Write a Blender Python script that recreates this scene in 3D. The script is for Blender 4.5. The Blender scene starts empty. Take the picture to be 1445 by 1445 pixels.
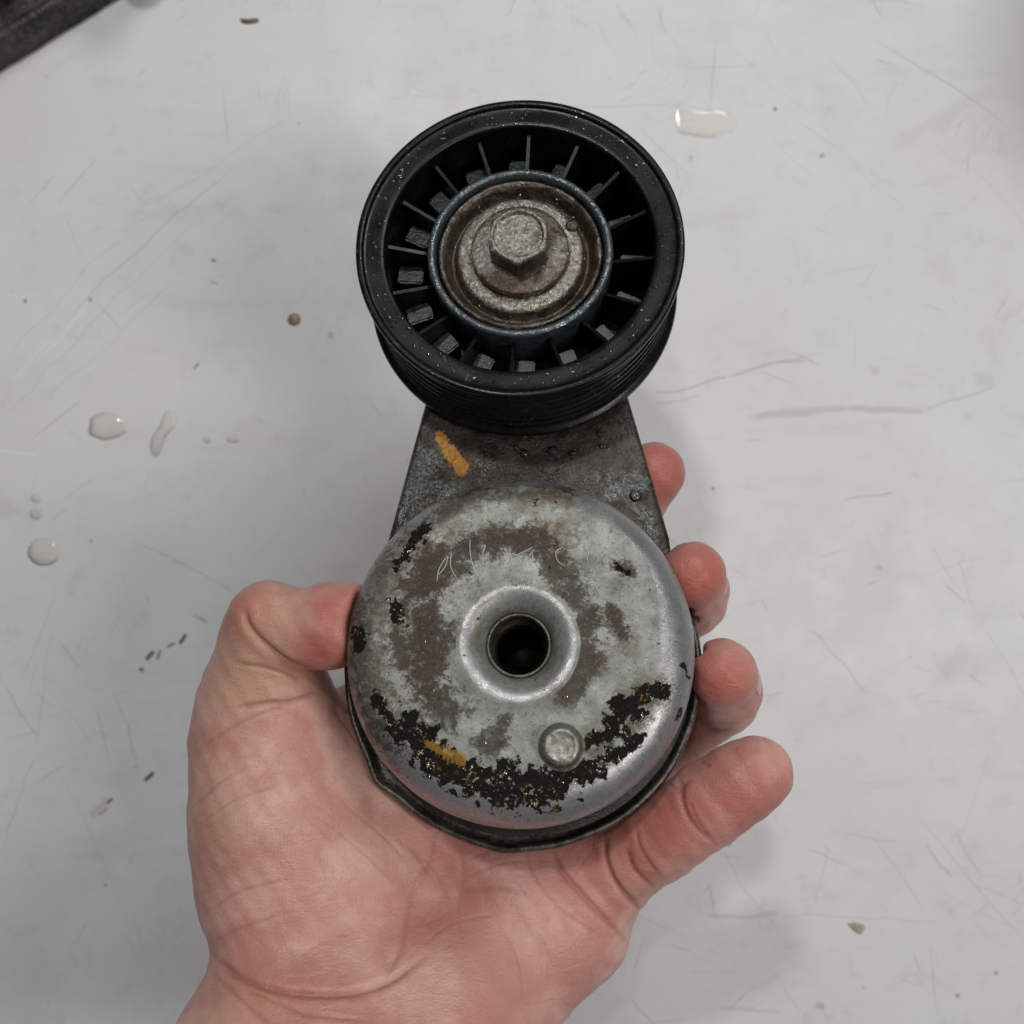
import bpy, bmesh, math, random
import numpy as np
from mathutils import Matrix, Vector

random.seed(7); rng = np.random.default_rng(7)
S = bpy.context.scene
COL = S.collection
MM = 0.001

# ------------------------------------------------------------------ camera
FPX = 1549.0            # focal length in pixels of the 1445 px frame
HC = 400.0              # camera height above the tabletop, mm
cam_d = bpy.data.cameras.new('camera')
cam = bpy.data.objects.new('camera', cam_d); COL.objects.link(cam)
cam.location = (0, 0, HC*MM); cam.rotation_euler = (0, 0, 0)
cam_d.sensor_width = 36.0; cam_d.lens = 36.0*FPX/1445.0
cam_d.clip_start = 0.01; cam_d.clip_end = 20
cam_d.dof.use_dof = True; cam_d.dof.focus_distance = 0.262; cam_d.dof.aperture_fstop = 16.0
S.camera = cam

# ------------------------------------------------------------------ light
w = bpy.data.worlds.new('World'); S.world = w; w.use_nodes = True
bg = w.node_tree.nodes['Background']
bg.inputs[0].default_value = (0.93, 0.96, 1.0, 1); bg.inputs[1].default_value = 0.12

def area_lamp(name, pos, target, size, E, color, shape='DISK', size_y=None):
    ld = bpy.data.lights.new(name, 'AREA'); ld.shape = shape
    ld.size = size
    if size_y: ld.size_y = size_y
    v = Vector(target) - Vector(pos)
    ld.energy = E*math.pi*v.length_squared
    ld.color = color
    o = bpy.data.objects.new(name, ld); COL.objects.link(o)
    o.location = pos; o.rotation_euler = v.to_track_quat('-Z', 'Y').to_euler()
    return o
area_lamp('ceiling_lamp', (-0.13, 0.43, 0.85), (0, 0, 0.05), 0.055, 0.66, (1.0, 0.99, 0.97))
area_lamp('sparkle_lamp', (-0.06, 0.20, 0.75), (0, 0, 0.05), 0.012, 0.15, (1.0, 0.98, 0.95))  # tiny lamp added for sparkle on wet metal and drops
area_lamp('side_lamp', (0.46, -0.12, 0.86), (0, 0, 0.05), 0.16, 1.05, (1.0, 0.96, 0.94), 'RECTANGLE', 0.34)
area_lamp('far_lamp', (0.40, 1.0, 1.15), (0, 0, 0.0), 0.4, 0.72, (0.97, 0.98, 1.0), 'RECTANGLE', 0.3)

S.view_settings.view_transform = 'Standard'
S.view_settings.look = 'None'
S.view_settings.exposure = 0.0
S.view_settings.gamma = 1.0
S.render.engine = 'CYCLES'
S.render.resolution_x = 1024; S.render.resolution_y = 1024

# ------------------------------------------------------------------ node helper
class X:
    """small wrapper so that node maths can be written as expressions"""
    def __init__(s, nt, sock): s.nt = nt; s.s = sock
    def _m(s, op, *a):
        n = s.nt.nodes.new('ShaderNodeMath'); n.operation = op
        for i, q in enumerate((s,)+a):
            if isinstance(q, X): s.nt.links.new(q.s, n.inputs[i])
            else: n.inputs[i].default_value = q
        return X(s.nt, n.outputs[0])
    def __add__(s, o): return s._m('ADD', o)
    __radd__ = __add__
    def __sub__(s, o): return s._m('SUBTRACT', o)
    def __rsub__(s, o): return (s*-1.0)+o
    def __mul__(s, o): return s._m('MULTIPLY', o)
    __rmul__ = __mul__
    def __truediv__(s, o): return s._m('DIVIDE', o)
    def abs(s): return s._m('ABSOLUTE')
    def sqrt(s): return s._m('SQRT')
    def min(s, o): return s._m('MINIMUM', o)
    def max(s, o): return s._m('MAXIMUM', o)
    def pow(s, o): return s._m('POWER', o)
    def step(s, a, b, lo=0.0, hi=1.0):
        n = s.nt.nodes.new('ShaderNodeMapRange'); n.interpolation_type = 'SMOOTHSTEP'; n.clamp = True
        s.nt.links.new(s.s, n.inputs['Value'])
        if a > b: a, b, lo, hi = b, a, hi, lo
        n.inputs['From Min'].default_value = a; n.inputs['From Max'].default_value = b
        n.inputs['To Min'].default_value = lo; n.inputs['To Max'].default_value = hi
        return X(s.nt, n.outputs['Result'])

class Mat:
    def __init__(s, name, coord='Object'):
        s.m = bpy.data.materials.new(name); s.m.use_nodes = True
        s.nt = s.m.node_tree
        s.b = s.nt.nodes['Principled BSDF']
        s.tc = s.nt.nodes.new('ShaderNodeTexCoord')
        s.co = s.tc.outputs[coord]
        s.bump_sock = None
    def noise(s, scale, detail=4, rough=0.6, dist=0.0, vec=None, off=0.0):
        """scale in cycles per mm"""
        n = s.nt.nodes.new('ShaderNodeTexNoise')
        v = vec or s.co
        if off:
            mp = s.nt.nodes.new('ShaderNodeMapping'); mp.inputs['Location'].default_value = (off, off*1.7, off*.3)
            s.nt.links.new(v, mp.inputs[0]); v = mp.outputs[0]
        s.nt.links.new(v, n.inputs['Vector'])
        n.inputs['Scale'].default_value = scale*1000; n.inputs['Detail'].default_value = detail
        n.inputs['Roughness'].default_value = rough; n.inputs['Distortion'].default_value = dist
        return X(s.nt, n.outputs['Fac'])
    def voro(s, scale, feature='F1', vec=None, rnd=1.0):
        n = s.nt.nodes.new('ShaderNodeTexVoronoi'); n.feature = feature
        s.nt.links.new(vec or s.co, n.inputs['Vector']); n.inputs['Scale'].default_value = scale*1000
        n.inputs['Randomness'].default_value = rnd
        return X(s.nt, n.outputs['Distance'])
    def stretch(s, sc, rot=(0, 0, 0)):
        mp = s.nt.nodes.new('ShaderNodeMapping'); mp.inputs['Scale'].default_value = sc
        mp.inputs['Rotation'].default_value = rot
        s.nt.links.new(s.co, mp.inputs[0]); return mp.outputs[0]
    def attr(s, name):
        n = s.nt.nodes.new('ShaderNodeAttribute'); n.attribute_name = name
        return X(s.nt, n.outputs['Fac'])
    def val(s, v):
        n = s.nt.nodes.new('ShaderNodeValue'); n.outputs[0].default_value = v; return X(s.nt, n.outputs[0])
    def mix(s, fac, a, b):
        n = s.nt.nodes.new('ShaderNodeMix'); n.data_type = 'RGBA'
        s.nt.links.new(fac.s, n.inputs[0]) if isinstance(fac, X) else setattr(n.inputs[0], 'default_value', fac)
        for i, c in ((6, a), (7, b)):
            if isinstance(c, tuple): n.inputs[i].default_value = (*c, 1)
            else: s.nt.links.new(c, n.inputs[i])
        return n.outputs[2]
    def set(s, name, v):
        i = s.b.inputs[name]
        if isinstance(v, X): s.nt.links.new(v.s, i)
        elif isinstance(v, tuple): i.default_value = (*v, 1) if len(v) == 3 and i.type == 'RGBA' else v
        elif isinstance(v, (int, float)): i.default_value = v
        else: s.nt.links.new(v, i)
        return s
    def bump(s, h, dist_mm, strength=1.0):
        n = s.nt.nodes.new('ShaderNodeBump'); n.inputs['Distance'].default_value = dist_mm*MM
        n.inputs['Strength'].default_value = strength
        s.nt.links.new(h.s, n.inputs['Height'])
        if s.bump_sock: s.nt.links.new(s.bump_sock, n.inputs['Normal'])
        s.bump_sock = n.outputs[0]; s.nt.links.new(n.outputs[0], s.b.inputs['Normal'])
        return s

# ------------------------------------------------------------------ mesh helpers (all lengths in mm)
def unproj(px, py, d):
    return np.array(((px-722.5)/FPX*d, (722.5-py)/FPX*d, HC-d))

def link_mesh(name, verts, faces, mat, parent=None, smooth=True, sharp=None):
    me = bpy.data.meshes.new(name)
    v = np.asarray(verts, dtype=np.float64)*MM
    me.from_pydata(v.tolist(), [], [tuple(f) for f in faces])
    me.update()
    if mat: me.materials.append(mat)
    if smooth:
        me.polygons.foreach_set('use_smooth', [True]*len(me.polygons))
        if sharp: me.set_sharp_from_angle(angle=math.radians(sharp))
    o = bpy.data.objects.new(name, me); COL.objects.link(o)
    if parent: o.parent = parent
    return o

def lathe(prof, seg=160, c=(0, 0), close=False, bumpf=None):
    """prof: list of (r, z); returns verts, faces"""
    V = []; F = []
    n = len(prof)
    for i, (r, z) in enumerate(prof):
        for k in range(seg):
            a = 2*math.pi*k/seg
            V.append((c[0]+r*math.cos(a), c[1]+r*math.sin(a), z))
    m = n if close else n-1
    for i in range(m):
        j = (i+1) % n
        for k in range(seg):
            l = (k+1) % seg
            F.append((i*seg+k, i*seg+l, j*seg+l, j*seg+k))
    return V, F

def densify(prof, step):
    out = [prof[0]]
    for a, b in zip(prof, prof[1:]):
        L = math.hypot(b[0]-a[0], b[1]-a[1]); k = max(1, int(math.ceil(L/step)))
        for i in range(1, k+1): out.append((a[0]+(b[0]-a[0])*i/k, a[1]+(b[1]-a[1])*i/k))
    return out

def smooth_prof(pts, it=3):
    """Chaikin rounding of a polyline"""
    for _ in range(it):
        o = [pts[0]]
        for a, b in zip(pts, pts[1:]):
            o.append((a[0]*.75+b[0]*.25, a[1]*.75+b[1]*.25)); o.append((a[0]*.25+b[0]*.75, a[1]*.25+b[1]*.75))
        o.append(pts[-1]); pts = o
    return pts

def prism(outline, z0, z1, bev=0.0, bev_seg=3):
    """closed outline (ccw) extruded with rounded upper and lower edges, inset by centroid offset"""
    P = np.array(outline, float); n = len(P)
    nx = np.roll(P, -1, 0)-np.roll(P, 1, 0)
    nr = np.stack([nx[:, 1], -nx[:, 0]], 1); nr /= np.linalg.norm(nr, axis=1)[:, None]
    rings = []
    for i in range(bev_seg+1):
        a = math.pi/2*i/bev_seg
        rings.append((bev*(1-math.sin(a)), z0+bev*(1-math.cos(a))))
    for i in range(bev_seg+1):
        a = math.pi/2*i/bev_seg
        rings.append((bev*(1-math.cos(a)), z1-bev*(1-math.sin(a))))
    V = []
    for ins, z in rings:
        Q = P-nr*ins
        V += [(x, y, z) for x, y in Q]
    F = []
    for i in range(len(rings)-1):
        for k in range(n):
            l = (k+1) % n
            F.append((i*n+k, i*n+l, (i+1)*n+l, (i+1)*n+k))
    F.append(tuple(range(n-1, -1, -1))); b = (len(rings)-1)*n
    F.append(tuple(b+k for k in range(n)))
    return V, F

def merge(*vf):
    V = []; F = []
    for v, f in vf:
        o = len(V); V += list(v); F += [tuple(i+o for i in q) for q in f]
    return V, F

def add_attr(o, name, vals):
    a = o.data.attributes.new(name, 'FLOAT', 'POINT'); a.data.foreach_set('value', np.asarray(vals, dtype=np.float32))

def seg_dist(px, py, pts):
    """distance of points to a polyline, with param 0..1"""
    best = np.full(px.shape, 1e9); par = np.zeros(px.shape)
    n = len(pts)-1
    for i in range(n):
        ax, ay = pts[i][:2]; bx, by = pts[i+1][:2]
        dx, dy = bx-ax, by-ay; L = dx*dx+dy*dy+1e-9
        t = np.clip(((px-ax)*dx+(py-ay)*dy)/L, 0, 1)
        d = np.hypot(px-ax-t*dx, py-ay-t*dy)
        m = d < best; best = np.where(m, d, best); par = np.where(m, (i+t)/n, par)
    return best, par

def spline(pts, k=6):
    P = [np.array(p, float) for p in pts]
    if len(P) < 3: return [tuple(p) for p in P]
    P = [2*P[0]-P[1]]+P+[2*P[-1]-P[-2]]
    out = []
    for i in range(1, len(P)-2):
        for j in range(k):
            t = j/k
            out.append(tuple(0.5*((2*P[i])+(-P[i-1]+P[i+1])*t+(2*P[i-1]-5*P[i]+4*P[i+1]-P[i+2])*t*t+(-P[i-1]+3*P[i]-3*P[i+1]+P[i+2])*t**3)))
    out.append(tuple(P[-2])); return out

def tag(o, label=None, cat=None, group=None, kind=None):
    if label: o['label'] = label
    if cat: o['category'] = cat
    if group: o['group'] = group
    if kind: o['kind'] = kind
    return o

def empty(name, loc=(0, 0, 0)):
    o = bpy.data.objects.new(name, None); COL.objects.link(o); o.location = loc
    o.empty_display_size = .01
    return o

def tube(pts, r, seg=6, taper=True):
    P = [np.array(p, float) for p in pts]; V = []; F = []; n = len(P)
    for i, p in enumerate(P):
        t = P[min(i+1, n-1)]-P[max(i-1, 0)]; t = t/(np.linalg.norm(t)+1e-9)
        a = np.cross(t, (0, 0, 1.0));
        if np.linalg.norm(a) < 1e-3: a = np.array((1.0, 0, 0))
        a /= np.linalg.norm(a); b = np.cross(t, a)
        rr = r*(0.35 if taper and i in (0, n-1) else 1.0)
        for k in range(seg):
            q = 2*math.pi*k/seg; V.append(tuple(p+rr*(math.cos(q)*a+math.sin(q)*b)))
    for i in range(n-1):
        for k in range(seg):
            l = (k+1) % seg; F.append((i*seg+k, i*seg+l, (i+1)*seg+l, (i+1)*seg+k))
    F.append(tuple(range(seg-1, -1, -1))); F.append(tuple((n-1)*seg+k for k in range(seg)))
    return V, F

# ------------------------------------------------------------------ tabletop
mt = Mat('worn_white_laminate')
soft = mt.noise(0.012, 3, .5); soft2 = mt.noise(0.035, 5, .65, off=.3); fine = mt.noise(0.35, 4, .7)
base = mt.mix(soft.step(.35, .7), (0.705, 0.705, 0.715), (0.675, 0.665, 0.667))
base = mt.mix(soft2.step(.50, .78)*.35, base, (0.55, 0.535, 0.52))
mot = mt.noise(0.11, 6, .75, .6, off=.9)
base = mt.mix(mot.step(.52, .75)*.38, base, (0.50, 0.485, 0.47))
base = mt.mix((fine.step(.66, .80))*.20, base, (0.45, 0.43, 0.41))
spk = mt.voro(0.055)
base = mt.mix(spk.step(.055, .03)*mt.noise(.02, 2, off=.5).step(.5, .6)*.55, base, (0.22, 0.20, 0.18))
wn = mt.nt.nodes.new('ShaderNodeTexNoise'); wn.inputs['Scale'].default_value = 14; wn.inputs['Detail'].default_value = 3
mt.nt.links.new(mt.co, wn.inputs['Vector'])
wv = mt.nt.nodes.new('ShaderNodeVectorMath'); wv.operation = 'MULTIPLY_ADD'
mt.nt.links.new(wn.outputs['Color'], wv.inputs[0]); wv.inputs[1].default_value = (.024, .024, 0)
add = mt.nt.nodes.new('ShaderNodeVectorMath'); add.operation = 'ADD'; add.inputs[1].default_value = (-.012, -.012, 0)
mt.nt.links.new(mt.co, wv.inputs[2]); mt.nt.links.new(wv.outputs[0], add.inputs[0])
warped = add.outputs[0]
plain = mt.co; mt.co = warped
# random hairline scratches: thin cell edges of stretched, warped cells
mt.co = plain
wipe = mt.noise(.045, 5, .7, .3, vec=mt.stretch((.35, 1.4, 1), (0, 0, .35)), off=.15)
base = mt.mix(wipe.step(.52, .72)*.22, base, (0.50, 0.475, 0.455))
# individual marks: (x0,y0,x1,y1 in photo pixels on the table, half width px, strength, colour)
def tb(px, py): p = unproj(px, py, HC); return p[0]*MM, p[1]*MM
brk = mt.noise(.6, 3, .7, off=.7)
marks = {'grey': [], 'brown': [], 'dark': [], 'light': []}
def mark(kind, x0, y0, x1, y1, hw, st, warp=True, broken=0.0):
    ax, ay = tb(x0, y0); bx, by = tb(x1, y1)
    L = math.hypot(bx-ax, by-ay)/2; ang = math.atan2(by-ay, bx-ax)
    mp = mt.nt.nodes.new('ShaderNodeMapping'); mp.vector_type = 'TEXTURE'
    mp.inputs['Location'].default_value = ((ax+bx)/2, (ay+by)/2, 0); mp.inputs['Rotation'].default_value = (0, 0, ang)
    hwm = hw/FPX*HC*MM
    mt.nt.links.new(warped if warp else mt.co, mp.inputs[0])
    sp = mt.nt.nodes.new('ShaderNodeSeparateXYZ'); mt.nt.links.new(mp.outputs[0], sp.inputs[0])
    xx = X(mt.nt, sp.outputs[0]).abs(); yy = X(mt.nt, sp.outputs[1]).abs()
    m = yy.step(hwm*1.2, hwm*.35)*xx.step(L+hwm, L*.8)*st
    if broken: m = m*brk.step(.5-.1, .5+.06)
    marks[kind].append(m)
for a in ((0, 545, 330, 232, 1.1, .35), (0, 575, 300, 300, 1.0, .22), (60, 560, 250, 395, 1.0, .2), (0, 500, 190, 330, 1.0, .22),
          (180, 320, 420, 150, 3, .10), (1060, 585, 1200, 588, 6, .32), (1190, 588, 1300, 578, 6, .34), (1290, 580, 1400, 528, 3, .22), (1370, 525, 1390, 522, 12, .22),
          (0, 955, 42, 1028, 1.1, .5), (32, 1060, 12, 1195, 1.1, .35), (60, 960, 140, 1070, 1, .2), (85, 880, 35, 1050, 1, .25),
          (1000, 1250, 1010, 1295, 1.4, .4), (1000, 1298, 1070, 1295, 4, .25), (1060, 1296, 1100, 1280, 5, .28), (1010, 1200, 1110, 1310, 1.1, .28), (1110, 1282, 1340, 1292, 1.1, .25),
          (1165, 1180, 1150, 1270, 1.0, .25), (1190, 1165, 1270, 1182, 1, .3), (1200, 720, 1262, 698, 1.6, .45), (1140, 890, 1230, 990, 1.2, .3),
          (1310, 1185, 1342, 1228, 1.6, .35), (1030, 1418, 1115, 1420, 4, .22), (740, 150, 950, 148, 1.2, .3), (1170, 60, 1230, 140, 1, .22), (1080, 180, 1150, 250, 1, .2),
          (1340, 790, 1375, 872, 1.0, .3), (180, 1030, 195, 1080, 1.2, .4), (195, 1085, 190, 1085, 3, .3), (440, 300, 455, 260, 1, .2), (1020, 40, 1300, 300, 1, .15)):
    mark('grey', *a)
for a in ((920, 545, 1040, 532, 1.8, .5), (1040, 532, 1130, 513, 1.8, .5), (920, 557, 990, 552, 1.4, .35), (1225, 522, 1228, 522, 8, .25),
          (1325, 985, 1360, 930, 16, .11), (1330, 370, 1340, 390, 22, .12), (1265, 190, 1400, 130, 12, .12), (1330, 180, 1345, 160, 16, .15), (1390, 470, 1410, 520, 14, .1), (270, 872, 290, 882, 3, .5),
          (130, 1160, 155, 1130, 6, .35), (1238, 809, 1240, 810, 5, .5), (1165, 1414, 1172, 1416, 6, .45)):
    mark('brown', *a)
for a in ((199, 946, 200, 944, 4, .8), (207, 930, 216, 920, 4, .8), (222, 930, 226, 918, 2.4, .7), (236, 913, 246, 908, 2.5, .7), (254, 908, 262, 896, 3, .95),
          (205, 1101, 216, 1091, 3.2, .95), (152, 1133, 158, 1127, 2.5, .8), (140, 1150, 152, 1140, 2.6, .4), (274, 520, 280, 513, 2.2, .6), (300, 367, 303, 368, 3, .7), (35, 425, 36, 425, 3, .85), (127, 423, 128, 423, 3, .75),
          (1006, 689, 1007, 690, 2.6, .8), (1093, 154, 1094, 154, 3.5, .8), (1028, 1190, 1029, 1191, 3.4, .95), (1405, 1373, 1406, 1373, 3, .7), (1351, 1405, 1352, 1405, 3.5, .6), (1158, 221, 1162, 219, 3, .5),
          (297, 398, 307, 400, 2, .4), (466, 472, 468, 473, 5, .35), (975, 223, 976, 223, 4, .3)):
    mark('dark', *a, warp=False)
for a in ((10, 530, 120, 440, 7, .35), (0, 620, 70, 636, 3, .5), (1330, 610, 1330, 612, 60, .12)):
    mark('light', *a)
def fold(l):
    r = l[0]
    for q in l[1:]: r = r.max(q)
    return r
base = mt.mix(fold(marks['grey']), base, (0.30, 0.29, 0.285))
base = mt.mix(fold(marks['brown'])*brk.step(.3, .6, .5, 1), base, (0.34, 0.27, 0.22))
base = mt.mix(fold(marks['light']), base, (0.80, 0.80, 0.82))
base = mt.mix(fold(marks['dark']), base, (0.06, 0.055, 0.045))
mt.set('Base Color', base).set('Roughness', mt.noise(.05, 4, .6, off=.2).step(.3, .7, .38, .55)).set('Specular IOR Level', .35)
mt.bump(mt.noise(.05, 3), .15, .3)
v, f = prism([(-700, -560), (700, -560), (700, 620), (-700, 620)], -28, 0, 2.0)
table = link_mesh('tabletop', v, f, mt.m, smooth=True, sharp=40); tag(table, kind='structure')
m_hair = bpy.data.materials.new('hairline_scratch'); m_hair.use_nodes = True
nt = m_hair.node_tree; pb = nt.nodes['Principled BSDF']; pb.inputs['Base Color'].default_value = (.22, .21, .20, 1); pb.inputs['Roughness'].default_value = .7
pb.inputs['Alpha'].default_value = .32
V = []; F = []
def scratch(x, y, a, L, wd, cv):
    n = max(4, int(L/3)); o = len(V)
    for i in range(n+1):
        t = i/n; ww = wd*math.sin(math.pi*min(1, max(0.03, t)))**.5
        for sg in (-1, 1): V.append((x-sg*ww*math.sin(a)/2, y+sg*ww*math.cos(a)/2, .03))
        x += L/n*math.cos(a); y += L/n*math.sin(a); a += cv*L/n+random.gauss(0, .02)
    for i in range(n): F.append((o+2*i, o+2*i+2, o+2*i+3, o+2*i+1))
for i in range(330):
    cx = random.uniform(-200, 200); cy = random.uniform(-200, 200)
    if random.random() > (.35 if cx < 0 else .95): continue
    base_a = random.choice((2.2, 1.2, -.3, .25, 1.7, 2.6)) if cx > 0 else random.choice((.85, .7, 2.2, 1.4))
    scratch(cx, cy, base_a+random.gauss(0, .3), random.lognormvariate(2.5, .7), random.choice((.10, .14, .18, .25)), random.gauss(0, .006))
for k in range(26):      # grouped scuffs
    gx_, gy_, ga = random.uniform(-190, 190), random.uniform(-190, 190), random.uniform(0, 3.14)
    for i in range(random.randint(3, 9)): scratch(gx_+random.gauss(0, 5), gy_+random.gauss(0, 5), ga+random.gauss(0, .15), random.uniform(3, 14), random.choice((.10, .15)), random.gauss(0, .01))
hs = link_mesh('hairline_scratches', V, F, m_hair, table, smooth=False); tag(hs, kind='stuff')
table['label'] = 'worn white laminate tabletop with scratches, smudges and dried drops'

# ------------------------------------------------------------------ the tensioner's own frame
TILT, ROLL = math.radians(15.2), 0.050
nrm = Vector((-ROLL, math.sin(TILT), math.cos(TILT))).normalized()
vax = Vector((-0.011, 1, 0)); vax = (vax-nrm*vax.dot(nrm)).normalized()
uax = vax.cross(nrm)
HTOP = 32.0
capc = Vector(unproj(731, 907, 250.0))            # centre of the cover's face
orig = capc-nrm*HTOP
TM = Matrix(((uax.x, vax.x, nrm.x, orig.x*MM), (uax.y, vax.y, nrm.y, orig.y*MM), (uax.z, vax.z, nrm.z, orig.z*MM), (0, 0, 0, 1)))
RI = np.array([[*uax], [*vax], [*nrm]])
def local(px, py, h):
    """photo pixel -> point of the tensioner's frame on the plane at height h"""
    ray = np.array(((px-722.5)/FPX, (722.5-py)/FPX, -1.0))
    o = RI @ (np.array((0, 0, HC))-np.array(orig)); r = RI @ ray
    t = (h-o[2])/r[2]; p = o+t*r
    return p[0], p[1]
root = empty('belt_tensioner'); root.matrix_world = TM
tag(root, 'greasy belt tensioner with black ribbed pulley and worn grey round housing held in the hand', 'belt tensioner')

# ---- materials of the tensioner
def blobs(px, py, lst):
    """soft field: 1 in a blob, falling to 0 beyond; lst of (polyline, half width)"""
    f = np.zeros(px.shape)
    for pts, hw in lst:
        d, _ = seg_dist(px, py, pts)
        f = np.maximum(f, np.clip(1.15-d/hw*.65, 0, 1))
    return f
mc = Mat('chipped_grey_paint')
a_dark = mc.attr('chip'); a_brown = mc.attr('stain'); a_yel = mc.attr('yellow'); a_shin = mc.attr('bare'); a_grim = mc.attr('grime')
nz1 = mc.noise(.55, 8, .75, .5); nz2 = mc.noise(1.6, 6, .75, off=.2); nz3 = mc.noise(.16, 5, .6, off=.6); nzl = mc.noise(.09, 4, .6, off=.4)
rag = (nz1-.5)*2.3+(nz2-.5)*1.6+(nz3-.5)*1.2
nzc = mc.noise(.38, 5, .58, .3, off=.45)
chip = (a_dark+(nzc-.5)*2.6+(nz2-.5)*.6+(nz3-.5)*.8).step(.50, .57)
stain = (a_brown*1.05+(nz1-.5)*2.6+(nz3-.5)*2.0+(nz2-.5)*1.4).step(.34, .95)
grim = (a_grim+(nz1-.5)*2.2+(nz2-.5)*1.4).step(.55, .78)
yel = (a_yel+rag*1.5).step(.45, .8)*.85
paint = mc.mix(nz3.step(.3, .7), (0.245, 0.253, 0.230), (0.130, 0.132, 0.115))
paint = mc.mix(mc.noise(.3, 7, .8, off=.55).step(.50, .64)*.55, paint, (0.31, 0.325, 0.300))
paint = mc.mix(nzl.step(.45, .65)*.5, paint, (0.275, 0.295, 0.270))
paint = mc.mix((nz1-.5).step(.03, .16)*.7, paint, (0.12, 0.115, 0.105))
paint = mc.mix(mc.noise(.9, 8, .85, off=.8).step(.53, .64)*.8, paint, (0.055, 0.05, 0.04))
metal = mc.mix(nz2.step(.3, .7), (0.36, 0.355, 0.36), (0.26, 0.255, 0.26))
bare = (a_shin+(nz1-.5)*.5).step(.4, .65)
flk = mc.noise(1.1, 2, .5, off=.65).step(.60, .64)*mc.noise(.15, 3, off=.35).step(.45, .6)
c = mc.mix(bare, paint, metal)
c = mc.mix((a_grim*1.2+(nz3-.5)*2.5+(nz1-.5)*1.5).step(.25, 1.0)*.65, c, (0.120, 0.100, 0.068))
c = mc.mix(grim*.85, c, mc.mix(nz2.step(.4, .6), (0.055, 0.045, 0.035), (0.10, 0.085, 0.07)))
c = mc.mix(stain*.85, c, mc.mix(nz2.step(.35, .65), (0.030, 0.019, 0.013), (0.065, 0.045, 0.032)))
c = mc.mix(chip, c, mc.mix(nz2.step(.58, .75), (0.006, 0.0055, 0.0045), (0.03, 0.025, 0.018)))
c = mc.mix(chip*flk, c, (0.42, 0.38, 0.27))  # pale metallic flecks put glints into the black chips
c = mc.mix(yel, c, (0.27, 0.14, 0.02))
mc.set('Base Color', c)
mc.set('Metallic', ((bare*.4+.28)*(1-chip)*(1-stain*.6)+flk*chip*.9).min(1.0))
wet = mc.noise(.35, 3, .5, off=.9).step(.5, .6)
mc.set('Roughness', (mc.noise(.3, 3, off=.1).step(.3, .7, .34, .50)-bare*.08-chip*.10+stain*.10-flk*chip*.1-flk*.12).max(.12))
mc.set('Specular IOR Level', ((chip.max(stain*.8))*-.36+.50))
mc.bump(chip*-1.0, .10, 1.0)
mc.bump(mc.noise(2.0, 4, .7, off=.3)*(.35+chip*1.6+stain*.4), .22, 1.0)
mc.bump(mc.noise(.08, 2)*1.0, .25, .5)

def grimy(name, c1, c2, c3, rough=(.35, .6), met=.5, sc=1.0, bump=.12, sparkle=.5):
    m = Mat(name)
    n1 = m.noise(.25*sc, 7, .7, .3); n2 = m.noise(1.3*sc, 5, .7, off=.3); n3 = m.noise(.1*sc, 4, .6, off=.7)
    c = m.mix(n1.step(.38, .62), c1, c2)
    c = m.mix((n2*.6+n3*.6).step(.58, .72), c, c3)
    m.set('Base Color', c); m.set('Metallic', n2.step(.4, .6, met*.6, met))
    m.set('Roughness', n1.step(.3, .7, *rough)); m.set('Specular IOR Level', sparkle)
    m.bump(m.noise(2.0*sc, 3, .6, off=.5), bump, 1.0)
    return m
m_arm = Mat('stained_arm_metal')
aw = m_arm.attr('worn'); ay = m_arm.attr('yellow')
n1 = m_arm.noise(.35, 7, .72, .3); n2 = m_arm.noise(1.5, 5, .7, off=.3); n3 = m_arm.noise(.09, 4, .6, off=.7)
c = m_arm.mix(n1.step(.35, .65), (0.022, 0.015, 0.011), (0.056, 0.043, 0.034))
c = m_arm.mix(n2.step(.60, .75)*.7, c, (0.20, 0.185, 0.17))
c = m_arm.mix((aw+(n1-.5)*2.0).step(.4, .95), c, m_arm.mix(n2.step(.4, .6), (0.032, 0.033, 0.030), (0.125, 0.132, 0.127)))
c = m_arm.mix((n1*.6+n3*.5).step(.52, .42)*.75, c, (0.02, 0.017, 0.013))
c = m_arm.mix((ay+(n1-.5)*.8+(n2-.5)*.9).step(.47, .58), c, m_arm.mix(n2.step(.4, .62), (0.48, 0.215, 0.010), (0.30, 0.13, 0.012)))
m_arm.set('Base Color', c).set('Metallic', aw.step(.1, .8, .25, .6)*(1-ay)).set('Roughness', n3.step(.35, .65, .24, .42)).set('Specular IOR Level', .38)
m_arm.bump(m_arm.noise(1.1, 3, .6, off=.5), .30, 1.0); m_arm.bump(m_arm.noise(.25, 3), .5, .5)
m_rim = grimy('dull_dark_metal', (0.070, 0.062, 0.052), (0.155, 0.142, 0.125), (0.05, 0.043, 0.036), (.28, .45), .75)
m_seal = grimy('oily_black_rubber', (0.010, 0.009, 0.008), (0.018, 0.016, 0.014), (0.03, 0.028, 0.022), (.3, .5), 0, 1, .2)
m_pul = Mat('wet_black_plastic')
n1 = m_pul.noise(.3, 4, .6); n2 = m_pul.noise(.07, 3, .5, off=.4)
pc = m_pul.mix(n1.step(.35, .7), (0.0020, 0.0025, 0.0029), (0.0050, 0.0062, 0.0070))
bd = m_pul.noise(.9, 3, .55, off=.8).step(.60, .63)*m_pul.noise(.12, 3, off=.1).step(.42, .58)
pc = m_pul.mix(bd, pc, (0.003, 0.003, 0.003))
m_pul.set('Base Color', pc).set('Roughness', (n2.step(.35, .65, .22, .38)-bd*.16)).set('Specular IOR Level', bd*.5+.20)
m_pul.bump(bd, .12, 1.0); m_pul.bump(m_pul.noise(3.0, 3, .6), .03, 1.0)
m_hub = Mat('wet_dark_hub')
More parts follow.
